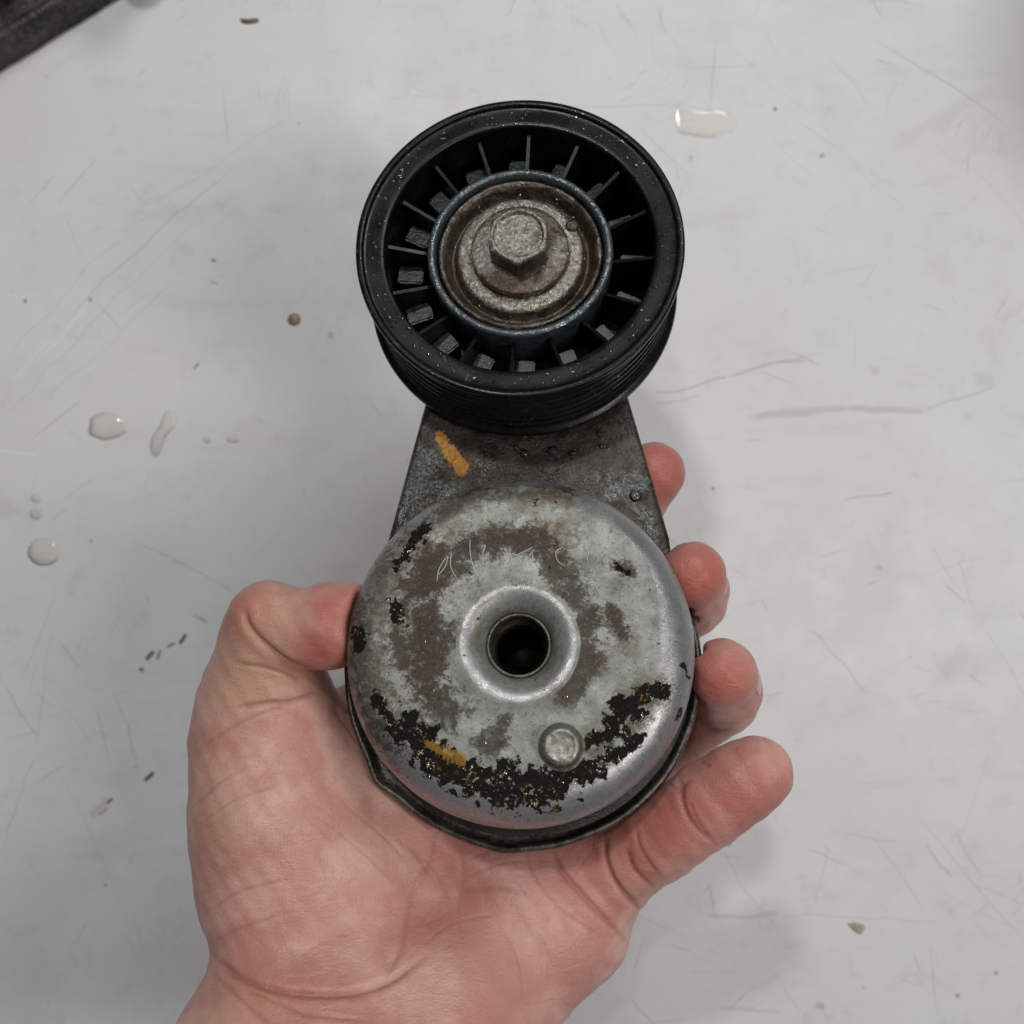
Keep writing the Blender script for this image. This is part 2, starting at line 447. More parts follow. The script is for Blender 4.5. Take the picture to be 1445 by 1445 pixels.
n1 = m_hub.noise(.5, 5, .7)
m_hub.set('Base Color', m_hub.mix(n1.step(.35, .7), (0.025, 0.031, 0.036), (0.16, 0.19, 0.21))).set('Metallic', n1.step(.4, .6, .1, .85)).set('Roughness', n1.step(.3, .7, .28, .14))
m_hub.bump(m_hub.noise(1.1, 3, .6, off=.2), .26, 1.0)
m_shield = Mat('rusty_steel')
n1 = m_shield.noise(.28, 7, .72, .4); n2 = m_shield.noise(1.3, 5, .75, off=.3); n3 = m_shield.noise(.11, 4, .6, off=.7)
c = m_shield.mix(n1.step(.35, .62), (0.050, 0.038, 0.029), (0.14, 0.115, 0.09))
c = m_shield.mix(n3.step(.50, .62)*.7, c, (0.070, 0.040, 0.025))
c = m_shield.mix(n2.step(.60, .74)*.6, c, (0.36, 0.35, 0.31))
c = m_shield.mix(n2.step(.42, .30)*.8, c, (0.035, 0.024, 0.017))
wr = m_shield.attr('pale_tone')
c = m_shield.mix((wr+(n1-.5)*1.6+(n2-.5)*1.2-(n3-.5)*1.0).step(.35, .85)*.8, c, m_shield.mix(n2.step(.4, .6), (0.45, 0.43, 0.375), (0.16, 0.14, 0.11)))
m_shield.set('Base Color', c).set('Metallic', n3.step(.4, .6, .8, .5)).set('Roughness', n1.step(.3, .7, .13, .32)).set('Specular IOR Level', .6)
m_shield.bump(m_shield.noise(1.0, 4, .65, off=.5), .50, 1.0)
m_bush = grimy('oily_bronze', (0.075, 0.07, 0.05), (0.15, 0.14, 0.105), (0.03, 0.026, 0.018), (.25, .45), .5)
m_scr = Mat('scratched_bright_metal'); m_scr.set('Base Color', (0.50, 0.52, 0.50)).set('Roughness', .5).set('Metallic', .2)
m_water = bpy.data.materials.new('clear_water'); m_water.use_nodes = True
nt = m_water.node_tree; nt.nodes.clear()
out = nt.nodes.new('ShaderNodeOutputMaterial'); tr = nt.nodes.new('ShaderNodeBsdfTransparent'); gl = nt.nodes.new('ShaderNodeBsdfGlossy')
fr = nt.nodes.new('ShaderNodeFresnel'); mx = nt.nodes.new('ShaderNodeMixShader')
tr.inputs[0].default_value = (0.955, 0.935, 0.91, 1); gl.inputs['Roughness'].default_value = .06; fr.inputs[0].default_value = 1.31
nt.links.new(fr.outputs[0], mx.inputs[0]); nt.links.new(tr.outputs[0], mx.inputs[1]); nt.links.new(gl.outputs[0], mx.inputs[2]); nt.links.new(mx.outputs[0], out.inputs[0])

# ---- housing cover (the round cup with the centre hole)
RC = 40.9
prof = [(7.6, HTOP-7.5), (7.6, HTOP-4.6), (7.9, HTOP-3.4), (8.7, HTOP-2.0), (10.0, HTOP-.7), (11.8, HTOP+.15), (13.6, HTOP+.2), (15.5, HTOP-.1), (18.5, HTOP-.35), (26, HTOP-.2), (31.9, HTOP-.35)]
for i in range(0, 13):       # broad rounded shoulder
    a = math.pi/2*i/12
    prof.append((32.4+8.5*math.sin(a), HTOP-.4-8.5*(1-math.cos(a))))
prof += [(RC+.05, HTOP-14), (RC+.25, HTOP-19), (RC-.3, HTOP-20.2), (RC-1.6, HTOP-20.4)]
prof = densify(smooth_prof(prof, 2), .45)
V, F = lathe(prof, 560)
V = np.array(V)
# hammered, slightly dented surface
th = np.arctan2(V[:, 1], V[:, 0]); rr = np.hypot(V[:, 0], V[:, 1])
V[:, 2] += .10*np.sin(3*th+1)*np.clip((rr-14)/20, 0, 1)+.06*np.sin(V[:, 0]*.35+1)*np.cos(V[:, 1]*.4)
cover = link_mesh('housing_cover', V, F, mc.m, root)
# paint fields, authored as photo pixels laid on the cover's face
W = np.array(TM.to_3x3()) @ V.T + np.array(orig)[:, None]
D = HC-W[2]; PX = 722.5+W[0]*FPX/D; PY = 722.5-W[1]*FPX/D
chips = [([(507, 890), (510, 915)], 10), ([(530, 985), (550, 1015), (575, 1045)], 8), ([(570, 1030), (615, 1075), (665, 1098), (720, 1108), (790, 1104)], 26),
         ([(640, 1085), (700, 1112), (765, 1112)], 30), ([(790, 1095), (835, 1085)], 22), ([(830, 1050), (880, 1030)], 13), ([(862, 1022), (905, 985), (925, 975)], 13), ([(872, 995), (900, 1010)], 13),
         ([(938, 970), (942, 978)], 9), ([(965, 940), (970, 955)], 5), ([(960, 1000), (955, 1015)], 4), ([(555, 850), (560, 870)], 9), ([(868, 800), (885, 808)], 5),
         ([(560, 800), (600, 745)], 9), ([(850, 1075), (900, 1045)], 11)]
stains = [([(780, 795), (810, 830), (828, 880), (828, 930), (805, 975)], 20), ([(660, 775), (720, 762), (760, 770)], 20), ([(610, 800), (590, 850), (610, 900)], 30),
          ([(600, 880), (600, 960), (625, 1000)], 32), ([(695, 1050), (710, 1020)], 15), ([(680, 1048), (705, 1048)], 16), ([(870, 797), (888, 806)], 10), ([(560, 905), (570, 935)], 17),
          ([(620, 780), (650, 800)], 14), ([(860, 860), (880, 895)], 9), ([(640, 1000), (640, 1020)], 14)]
yels = [([(605, 1051), (630, 1061)], 5), ([(628, 1061), (652, 1071)], 8)]
grims = [([(560, 800), (545, 850), (520, 920), (530, 990), (560, 1040)], 42), ([(575, 770), (640, 715)], 26), ([(600, 780), (600, 980)], 45), ([(640, 760), (800, 760)], 30), ([(510, 850), (505, 950), (530, 1040)], 22), ([(840, 1060), (930, 980)], 32), ([(640, 700), (800, 700)], 18), ([(850, 870), (880, 900)], 25)]
bares = [([(960, 830), (962, 930), (935, 1020), (880, 1095), (800, 1145), (720, 1160)], 30), ([(700, 1150), (600, 1110), (540, 1040)], 26), ([(960, 880), (930, 790), (880, 730)], 16)]
fld = blobs(PX, PY, bares); fld = np.maximum(fld, np.clip((14.6-rr)/3.5, 0, .40)+.18*np.exp(-((rr-12.6)/1.8)**2)); fld = np.maximum(fld, np.clip((rr-36.5)/2.5, 0, .8))
add_attr(cover, 'bare', fld)
front = (rr > 14.2)
add_attr(cover, 'chip', blobs(PX, PY, chips)*front); add_attr(cover, 'stain', blobs(PX, PY, stains)*front)
add_attr(cover, 'yellow', blobs(PX, PY, yels)*front); add_attr(cover, 'grime', blobs(PX, PY, grims)*.75*(.25+.75*front))
# bushing seen inside the hole
V, F = lathe(smooth_prof([(7.75, HTOP-5.2), (7.6, HTOP-3.9), (7.0, HTOP-3.6), (6.7, HTOP-4.2), (6.75, HTOP-6.5), (6.6, HTOP-12), (6.3, HTOP-13.5)], 2), 90)
link_mesh('bushing', V, F, m_bush.m, root)
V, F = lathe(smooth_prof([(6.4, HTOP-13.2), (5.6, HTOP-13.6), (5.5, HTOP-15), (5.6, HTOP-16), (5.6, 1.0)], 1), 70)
m_bore = Mat('shaded_bore'); m_bore.set('Base Color', (0.006, 0.0055, 0.004)).set('Roughness', .5).set('Specular IOR Level', .1); m_bore.bump(m_bore.noise(1.0, 4), .3)  # near-black colour stands in for shade deep in the hole
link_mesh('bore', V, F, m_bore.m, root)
V, F = lathe([(6.4, 10.0), (3.4, 10.2), (3.2, 11.5), (0.01, 11.6)], 48)
link_mesh('pivot_bolt', V, F, m_bore.m, root)
# pin
pc_ = local(792, 1053, HTOP+2.4)
V, F = lathe(smooth_prof([(5.6, HTOP-.5), (4.9, HTOP-.1), (4.45, HTOP+.5), (4.35, HTOP+2.9), (4.1, HTOP+3.6), (3.3, HTOP+4.0), (2.7, HTOP+3.75), (0.01, HTOP+3.6)], 2), 64, pc_)
pin = link_mesh('locating_pin', V, F, m_bush.m, root)
mp_ = Mat('worn_pin_steel'); q1 = mp_.noise(.7, 5, .7); mp_.set('Base Color', mp_.mix(q1.step(.4, .65), (.26, .26, .23), (.13, .12, .09))).set('Metallic', .6).set('Roughness', q1.step(.3, .7, .3, .5)); mp_.bump(mp_.noise(1.5, 4, off=.2), .12)
pin.data.materials.clear(); pin.data.materials.append(mp_.m)

# ---- dark recess, seal and back plate
V, F = lathe(smooth_prof([(36.5, HTOP-19), (37.6, 10.5), (38.2, 6), (39.5, 3.0), (41.8, 1.7), (43.1, 1.3)], 2), 200, (0, 0))
link_mesh('seal_ring', V, F, m_seal.m, root)
pr = smooth_prof([(30, 0.6), (41.5, 0.5), (43.0, 0.8), (43.6, 2.4), (44.1, 3.2), (45.0, 3.1), (45.5, 2.0), (45.2, .5), (44.2, -.6), (40, -.8), (20, -.9), (0.02, -.9)], 2)
V, F = lathe(densify(pr, 1.5), 260); V = np.array(V); th = np.arctan2(V[:, 1], V[:, 0]); rr = np.hypot(V[:, 0], V[:, 1])
k = np.clip((rr-38)/5, 0, 1)
wob = .12*np.sin(7*th+.5)+.06*np.sin(17*th)+1.3*np.exp(-((th-math.radians(-141))/.09)**2)+.5*np.exp(-((th-math.radians(-95))/.09)**2)
V[:, 0] += np.cos(th)*wob*k; V[:, 1] += np.sin(th)*wob*k; V[:, 2] += .12*np.sin(5*th+2)*k
V[:, 0] -= .5; V[:, 1] -= 1.1
link_mesh('back_plate', V, F, m_rim.m, root)

# ---- arm
PV = 97.3      # pulley axis along the arm
pcx = 0.5
def arc(cx, cy, r, a0, a1, n):
    return [(cx+r*math.cos(math.radians(a0+(a1-a0)*i/n)), cy+r*math.sin(math.radians(a0+(a1-a0)*i/n))) for i in range(n+1)]
ol = arc(0, 0, 38.6, 208, 332, 40)
ol += [(38.4, 5), (38.6, 18)] + [(37.4+(25.6-37.4)*t, 30+(78-30)*t) for t in np.linspace(0, 1, 12)]
ol += arc(pcx, PV-6, 24.5, 15, 165, 24)
ol += [(-23.3+(-34.6+23.3)*t, 78+(30-78)*t) for t in np.linspace(0, 1, 12)]+[(-37.5, 16), (-38.2, 4)]
ol2 = []
for i in range(len(ol)):
    a = np.array(ol[i]); b = np.array(ol[(i+1) % len(ol)]); L = np.linalg.norm(b-a); kk = max(1, int(L/2.5))
    for j in range(kk): ol2.append(tuple(a+(b-a)*j/kk))
V, F = prism(ol2, 1.6, 9.0, 1.3, 3)
# finely gridded top face so that wear can be painted on it: fan of inset rings
V = np.array(V); n = len(ol2); top = V[-n:]; F.pop()
V = V.tolist(); cen = np.array((0, 48.0)); prev = len(V)-n
for s in np.linspace(.97, .03, 44):
    o = len(V)
    for p in top: V.append((cen[0]+(p[0]-cen[0])*s, cen[1]+(p[1]-cen[1])*s, 9.0))
    for kq in range(n): l = (kq+1) % n; F.append((prev+kq, prev+l, o+l, o+kq))
    prev = o
F.append(tuple(prev+kq for kq in range(n)))
V = np.array(V); zt = V[:, 2] > 8.9
V[:, 2] += zt*(.35*np.sin(V[:, 0]*.23+.4)*np.sin(V[:, 1]*.21)+.2*np.sin(V[:, 0]*.6)*np.cos(V[:, 1]*.5+1))
arm = link_mesh('arm', V, F, m_arm.m, root)
W = np.array(TM.to_3x3()) @ V.T + np.array(orig)[:, None]
D = HC-W[2]; PX = 722.5+W[0]*FPX/D; PY = 722.5-W[1]*FPX/D
edge = np.clip((1.6-np.abs(V[:, 2]-7.6))/1.6, 0, 1)*(~zt)
add_attr(arm, 'worn', np.maximum(blobs(PX, PY, [([(600, 650), (565, 720)], 26), ([(860, 690), (905, 685)], 20), ([(590, 690), (640, 690)], 14), ([(905, 720), (925, 760)], 10)]), edge*.9))
add_attr(arm, 'yellow', blobs(PX, PY, [([(620, 618), (652, 658)], 9), ([(640, 645), (652, 660)], 11)]))

# ---- pulley
pul = None
Hp = 38.0; RP = 39.8
pts = [(32.4, 11.5), (32.4, 15), (32.5, 24), (32.7, Hp-2.0), (33.0, Hp-1.4), (33.4, Hp-1.2), (37.0, Hp-1.1), (37.6, Hp-1.0), (37.9, Hp-.9), (38.1, Hp-.2), (38.6, Hp), (39.4, Hp), (39.8, Hp-.4), (39.8, Hp-2.0), (39.3, Hp-2.6)]
body = smooth_prof(pts, 1)
z = Hp-3.2
for g in range(6):          # six V grooves
    body += [(38.3, z), (38.5, z-.25), (38.5, z-.75), (38.2, z-1.0), (36.3, z-2.0), (36.3, z-2.4), (38.2, z-3.3)]; z -= 3.45
body += [(38.4, z-.2), (38.6, z-.6), (39.3, z-1.0), (40.1, z-1.3), (40.3, z-2.0), (40.1, z-3.0), (39.2, z-3.4), (36, z-3.5), (32.4, 11.5)]
V, F = lathe(body, 256, (pcx, PV))
pul = link_mesh('pulley', V, F, m_pul.m, root, sharp=35)
V, F = lathe([(21, 17.0), (22.5, 17.2), (32.5, 16.6), (32.6, 13.5), (21, 13.5)], 128, (pcx, PV), close=True)
link_mesh('web', V, F, m_pul.m, pul, sharp=40)
V, F = lathe(smooth_prof([(19.5, 14), (22.0, 14), (22.3, 20), (22.9, 32.3), (22.8, 33.5), (22.3, 34.0), (21.3, 34.0), (20.8, 33.4), (20.6, 31.0), (20.6, 26)], 1), 128, (pcx, PV))
link_mesh('hub_ring', V, F, m_hub.m, pul)
def boxvf(x0, x1, y0, y1, z0, z1, zf=None):
    V = [(x0, y0, z0), (x1, y0, z0), (x1, y1, z0), (x0, y1, z0), (x0, y0, z1), (x1, y0, zf or z1), (x1, y1, zf or z1), (x0, y1, z1)]
    return V, [(3, 2, 1, 0), (4, 5, 6, 7), (0, 1, 5, 4), (1, 2, 6, 5), (2, 3, 7, 6), (3, 0, 4, 7)]
v0, f0 = boxvf(22.0, 32.7, -.42, .42, 16, 30.0, 33.2)
sp0 = link_mesh('spoke', v0, f0, m_pul.m, pul, smooth=False)
m_lit_web = Mat('lit_web_plastic'); q_ = m_lit_web.noise(.6, 5, .75); m_lit_web.set('Base Color', m_lit_web.mix(q_.step(.4, .65), (0.008, 0.010, 0.012), (0.055, 0.064, 0.070))).set('Roughness', .3).set('Specular IOR Level', .4); m_lit_web.bump(m_lit_web.noise(1.3, 3), .2)  # lighter grey blocks stand in for patches of light on the web floor
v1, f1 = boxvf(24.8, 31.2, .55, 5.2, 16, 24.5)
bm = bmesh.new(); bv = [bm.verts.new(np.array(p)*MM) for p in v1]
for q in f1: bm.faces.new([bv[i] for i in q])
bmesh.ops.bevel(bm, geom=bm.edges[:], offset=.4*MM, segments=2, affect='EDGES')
me = bpy.data.meshes.new('lit_web_patch'); bm.to_mesh(me); bm.free(); me.materials.append(m_lit_web.m)
bl0 = bpy.data.objects.new('lit_web_patch', me); COL.objects.link(bl0); bl0.parent = pul
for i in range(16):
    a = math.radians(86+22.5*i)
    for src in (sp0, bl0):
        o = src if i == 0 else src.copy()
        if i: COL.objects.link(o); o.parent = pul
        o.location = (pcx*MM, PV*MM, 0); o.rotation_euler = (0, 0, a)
V, F = lathe(densify(smooth_prof([(20.1, 26.0), (20.3, 31.6), (20.0, 32.7), (19.3, 32.9), (18.3, 31.6), (17.4, 29.0), (16.6, 28.5), (16.0, 29.6), (15.5, 31.4), (14.9, 32.1), (13, 32.2), (6, 32.1)], 2), .6), 160, (pcx, PV))
V = np.array(V); V[:, 2] += .12*np.sin(V[:, 0]*1.1)*np.cos(V[:, 1]*.9)
sh = link_mesh('dust_shield', V, F, m_shield.m, pul)
r_ = np.hypot(V[:, 0]-pcx, V[:, 1]-PV)
add_attr(sh, 'pale_tone', np.clip((r_-11)/2, 0, 1)*np.clip((15.9-r_)/.6, 0, 1)+np.clip((r_-18.4)/.6, 0, .45))  # plateau and outer lip paler than the groove
rp = local(806, 322, 32.4)
V, F = lathe([(1.7, 32.0), (1.5, 32.8), (.8, 33.1), (.01, 33.15)], 16, rp)
link_mesh('rivet', V, F, m_shield.m, sh)
bolt = empty('pulley_bolt'); bolt.parent = root
# flanged hex head: washer, then hexagon with a dished round top
V, F = lathe(smooth_prof([(11.4, 32.3), (12.0, 32.9), (12.1, 34.0), (11.6, 34.7), (9.0, 35.0), (6.0, 35.1)], 2), 110, (pcx, PV))
wa = link_mesh('washer', V, F, m_shield.m, bolt); V = np.array(V)
add_attr(wa, 'pale_tone', .35+.5*np.exp(-((V[:, 0]-pcx+8)**2+(V[:, 1]-PV+4)**2)/20)+.3*np.sin(np.arctan2(V[:, 1]-PV, V[:, 0]-pcx)*2+2))
V = []; F = []
seg = 96; R = 7.9
rings = []
def hexr(a, k):   # k=1 hexagon, 0 circle
    ap = R*math.cos(math.pi/6); a = (a+math.radians(32)) % (math.pi/3)-math.pi/6
    return (ap/math.cos(a))*k+ap*(1-k)
for zz, k, ins in ((34.4, 1, 0), (40.6, 1, 0), (41.2, .85, 0), (41.7, .4, .05), (41.9, .0, .25), (41.9, 0, .7), (41.0, 0, 1.2), (40.8, 0, 2.0), (40.95, 0, 4.5), (41.0, 0, 6.4)):
    for i in range(seg):
        a = 2*math.pi*i/seg; r = hexr(a, k)-ins
        V.append((pcx+r*math.cos(a), PV+r*math.sin(a), zz+(.15*math.sin(a*3+r) if zz > 40 and ins > 1 else 0)))
for j in range(9):
    for i in range(seg):
        l = (i+1) % seg; F.append((j*seg+i, j*seg+l, (j+1)*seg+l, (j+1)*seg+i))
F.append(tuple(9*seg+i for i in range(seg)))
bh = link_mesh('bolt_head', V, F, m_shield.m, bolt, sharp=38); V = np.array(V)
add_attr(bh, 'pale_tone', np.clip((V[:, 2]-40.5)/.4, 0, 1.1))

for o_p, dz in ((pul, 0), (bolt, 0)):
    k_ = 1.015; o_p.scale = (k_, k_, k_); o_p.location = (pcx*MM*(1-k_), PV*MM*(1-k_), (1.2-38*(k_-1))*MM)
# ---- scratched strokes on the cover
def on_cover(px, py):
    x, y = local(px, py, HTOP-.15); return (x, y, HTOP-.13+.06*math.sin(x*.35+1)*math.cos(y*.4)+.10*math.sin(3*math.atan2(y, x)+1)*max(0, min(1, (math.hypot(x, y)-14)/20)))
strokes = [[(616, 822), (620, 802), (632, 785), (628, 800), (618, 812)], [(637, 780), (636, 800), (645, 817)], [(663, 760), (664, 785), (671, 810)], [(678, 772), (685, 770), (680, 782)],
           [(703, 795), (708, 804)], [(719, 770), (721, 788), (724, 800)], [(724, 786), (740, 778), (752, 772)], [(750, 778), (752, 788), (748, 797)], [(795, 772), (785, 778), (786, 790), (795, 798)], [(822, 770), (830, 778), (828, 792)],
           [(844, 818), (840, 826), (846, 838)], [(876, 830), (877, 850)], [(640, 798), (690, 790)], [(770, 782), (776, 786)]]
scr = []
for s in strokes:
    scr.append(tube([on_cover(*p) for p in spline(s, 4)], .11, 5))
link_mesh('scratched_strokes', *merge(*scr), m_scr.m, cover)

# ---- water beads: small domes on the wet faces
def dome(r, h, seg=10, rings=3):
    V = [(0, 0, h)]; F = []
    for i in range(1, rings+1):
        a = math.pi/2*i/rings
        for k in range(seg): V.append((r*math.sin(a)*math.cos(2*math.pi*k/seg), r*math.sin(a)*math.sin(2*math.pi*k/seg), h*math.cos(a)))
    for k in range(seg): F.append((0, 1+k, 1+(k+1) % seg))
    for i in range(rings-1):
        for k in range(seg): l = (k+1) % seg; F.append((1+i*seg+k, 1+(i+1)*seg+k, 1+(i+1)*seg+l, 1+i*seg+l))
    return V, F
def scatter_beads(name, pts, mat, parent):
    L = []
    for (x, y, z, r) in pts:
        v, f = dome(r, r*random.uniform(.45, .75), 9, 3); ca = random.uniform(.75, 1.3)
        L.append(([(a*ca+x, b/ca+y, c_+z) for a, b, c_ in v], f))
    o = link_mesh(name, *merge(*L), mat, parent); tag(o, kind='stuff'); return o
mb = Mat('water_bead'); mb.set('Base Color', (0.02, 0.022, 0.024)).set('Metallic', 0.1).set('Roughness', .04).set('Coat Weight', 1.0).set('Coat Roughness', .03).set('Specular IOR Level', .5)
P = []
for i in range(300):
    a = random.uniform(0, 2*math.pi); r = random.choice((random.uniform(33.6, 37.4), random.uniform(33.6, 37.4), random.uniform(38.4, 39.5)))
    if random.random() > .45+.55*math.sin(a*2+.6)**2: continue
    P.append((pcx+r*math.cos(a), PV+r*math.sin(a), Hp-1.12 if r < 38 else Hp-.02, random.choice((.14, .2, .26, .34, .5)) if r < 38 else random.choice((.12, .2))))
for i in range(90):
    a = random.uniform(0, 2*math.pi); r = random.uniform(21.1, 22.1); P.append((pcx+r*math.cos(a), PV+r*math.sin(a), 33.75, random.uniform(.12, .26)))
for px, py, s in ((35.6, 147, 1.2), (36.2, 144, .8), (36.4, 150, .6), (35.5, 36, .8), (36, 140, .5), (35, 41, .8), (36, 101, .5)):
    x, y = px, py; P.append((pcx+x*math.cos(math.radians(y)), PV+x*math.sin(math.radians(y)), Hp-1.15, s))
scatter_beads('water_beads', P, mb.m, pul)
P = []
for cx, cy, n_, sp_ in ((590, 680, 90, 26), (775, 635, 25, 30), (700, 640, 20, 30), (905, 700, 20, 14), (850, 640, 20, 26), (610, 640, 20, 18)):
    for i in range(n_):
        x, y = local(cx+random.gauss(0, sp_), cy+random.gauss(0, sp_*.7), 9.0)
        if abs(x) < 24: P.append((x, y, 9.0+.05, random.choice((.12, .2, .3, .45))))
for px, py, s in ((740, 640, 1.2), (780, 636, 1.5), (808, 640, 1.0), (850, 630, 1.1), (845, 612, .9), (897, 700, 1.8), (728, 632, .9), (575, 650, .9)):
    x, y = local(px, py, 9.0); P.append((x, y, 9.0, s))
m_drop = m_water.copy(); m_drop.name = 'round_drop'; [setattr(n.inputs[0], 'default_value', 1.6) for n in m_drop.node_tree.nodes if n.type == 'FRESNEL']; [setattr(n.inputs['Roughness'], 'default_value', .10) for n in m_drop.node_tree.nodes if n.type == 'BSDF_GLOSSY']
scatter_beads('water_beads', P, m_drop, arm)
P = []
for i in range(150):
    a = random.uniform(0, 2*math.pi); r = random.uniform(2, 19.5)
    if 5 < r < 12.3 and random.random() < .4: continue
    h = 32.1 if r < 15.5 else 31.2
    if r < 6.5: h = 40.6
    elif r < 12: h = 34.5
    P.append((pcx+r*math.cos(a), PV+r*math.sin(a), h-.1, random.uniform(.12, .32)))
mg_ = Mat('wet_glint'); mg_.set('Base Color', (0.55, 0.53, 0.46)).set('Metallic', .9).set('Roughness', .10)  # bright metallic flecks stand in for sparkles on the wet surfaces
scatter_beads('water_beads', P[::2], m_drop, sh); scatter_beads('glint_flecks', [(x, y, z, r*.8) for x, y, z, r in P[1::2]], mg_.m, sh)
P = []
for i in range(150):
    t = random.random(); px = 600+t*260; py = 1112-((px-730)/130)**2*45+random.gauss(0, 11)
    x, y = local(px, py, HTOP-1.0)
    rr_ = math.hypot(x, y); zz = HTOP-.4 if rr_ < 32.4 else HTOP-.4-8.5*(1-math.sqrt(max(0, 1-((rr_-32.4)/8.5)**2)))
    P.append((x, y, zz-.05, random.uniform(.12, .3)))
for px, py in ((600, 905), (610, 893), (632, 907), (690, 1015), (716, 1018), (707, 1052), (685, 1048), (797, 1045), (612, 975), (620, 985), (800, 983), (745, 1000)):
    x, y = local(px, py, HTOP); P.append((x, y, HTOP-.25, random.uniform(.3, .5)))
scatter_beads('water_beads', P[1::2], m_drop, cover); scatter_beads('glint_flecks', [(x, y, z, r*.7) for x, y, z, r in P[::2]], mg_.m, cover)

# ------------------------------------------------------------------ hand (one continuous surface from a blended distance field)
VOX = 0.8
lo = np.array((-104.0, -178.0, 62.0)); hi = np.array((76.0, 32.0, 178.0))
dims = ((hi-lo)/VOX).astype(int)+1
def newfield(): return np.full(dims, 40.0, dtype=np.float32)
ax = [lo[i]+VOX*np.arange(dims[i]) for i in range(3)]
def smin(a, b, k):
    h = np.clip(.5+.5*(b-a)/k, 0, 1)
    return b+(a-b)*h-k*h*(1-h)
def cap(Fd, A, B, k):
    """tapered capsule between authored points (px, py, distance, radius mm)"""
    a = unproj(*A[:3]); b = unproj(*B[:3]); ra, rb = A[3], B[3]
    pad = k+5
    mn = np.minimum(a-ra, b-rb)-pad; mxx = np.maximum(a+ra, b+rb)+pad
    i0 = np.clip(((mn-lo)/VOX).astype(int), 0, dims-1); i1 = np.clip(((mxx-lo)/VOX).astype(int)+2, 1, dims)
    if np.any(i1 <= i0): return
    sl = tuple(slice(i0[j], i1[j]) for j in range(3))
    x = ax[0][sl[0]][:, None, None]-a[0]; y = ax[1][sl[1]][None, :, None]-a[1]; zc = ax[2][sl[2]][None, None, :]-a[2]
    ab = b-a; L = float(ab @ ab)+1e-9
    t = np.clip((x*ab[0]+y*ab[1]+zc*ab[2])/L, 0, 1)
    d = np.sqrt((x-t*ab[0])**2+(y-t*ab[1])**2+(zc-t*ab[2])**2)-(ra+(rb-ra)*t)
    Fd[sl] = smin(Fd[sl], d.astype(np.float32), k)
def chain(Fd, pts, k):
    for A, B in zip(pts, pts[1:]): cap(Fd, A, B, k)
FH = newfield()
# ball of the thumb
chain(FH, [(380, 1040, 284, 20), (402, 1150, 281, 23.0), (415, 1240, 281, 23.5), (434, 1310, 280, 22.5)], 5)
chain(FH, [(432, 1110, 288, 20), (470, 1220, 286, 22), (500, 1320, 284, 20)], 6)
# metacarpal region, slab under the plate
chain(FH, [(520, 1400, 286, 17), (560, 1180, 292, 15), (605, 990, 299, 12.5)], 9)
chain(FH, [(570, 1410, 286, 17), (640, 1200, 291, 15), (695, 1030, 297, 13)], 9)
chain(FH, [(630, 1410, 285, 17), (710, 1240, 287, 14.5), (765, 1110, 292, 13)], 9)
chain(FH, [(690, 1390, 281, 19), (760, 1290, 284, 17.5), (812, 1215, 286, 13.5)], 8)
chain(FH, [(745, 1345, 283, 17), (802, 1300, 285, 15.5), (826, 1262, 286, 13)], 5)
# wrist and forearm, rising towards the photographer
chain(FH, [(420, 1425, 269, 24), (335, 1640, 250, 29), (290, 1850, 232, 30)], 5)
chain(FH, [(530, 1420, 272, 25), (440, 1650, 250, 30), (400, 1850, 232, 30)], 8)
chain(FH, [(636, 1430, 270, 23.5), (560, 1640, 250, 29), (500, 1850, 232, 30)], 8)
# web between thumb and index finger
chain(FH, [(425, 1050, 296, 9.5), (520, 1010, 300, 9), (610, 980, 301, 10)], 6)
# thumb proximal
chain(FH, [(382, 1050, 283, 18.5), (374, 985, 281, 15.2), (380, 905, 275, 12.6)], 5)
# thumb distal
FT = newfield(); chain(FT, [(378, 876, 271, 10.1), (432, 889, 268, 9.2), (470, 882, 267, 10.0), (497, 878, 267, 9.4)], 3)
FH = smin(FH, FT, 1.6)
# fingers
def finger(pts, k, kj):
    global FH
    Ff = newfield(); chain(Ff, pts, k); FH = smin(FH, Ff, kj)
finger([(810, 1222, 287, 12.5), (868, 1222, 282, 11.2), (892, 1205, 278, 10.4), (930, 1180, 274, 10.6), (965, 1158, 270, 9.8), (1000, 1134, 268, 10.0), (1040, 1107, 266, 9.5), (1066, 1091, 265, 9.0)], 2.0, 5)
finger([(770, 1120, 300, 13), (880, 1095, 309, 10), (960, 1035, 303, 8.7), (1022, 990, 294, 8.4), (1026, 974, 284, 8.6), (1020, 949, 272, 8.5)], 2.5, 2.0)
finger([(695, 1030, 303, 13), (850, 930, 312, 10), (940, 880, 305, 8.8), (980, 850, 296, 8.1), (981, 834, 284, 8.2), (978, 810, 272, 8.1)], 2.5, 2.0)
finger([(610, 980, 305, 13), (760, 840, 316, 10), (860, 755, 309, 9.2), (895, 702, 304, 8.8), (922, 668, 300, 8.7)], 2.5, 2.0)
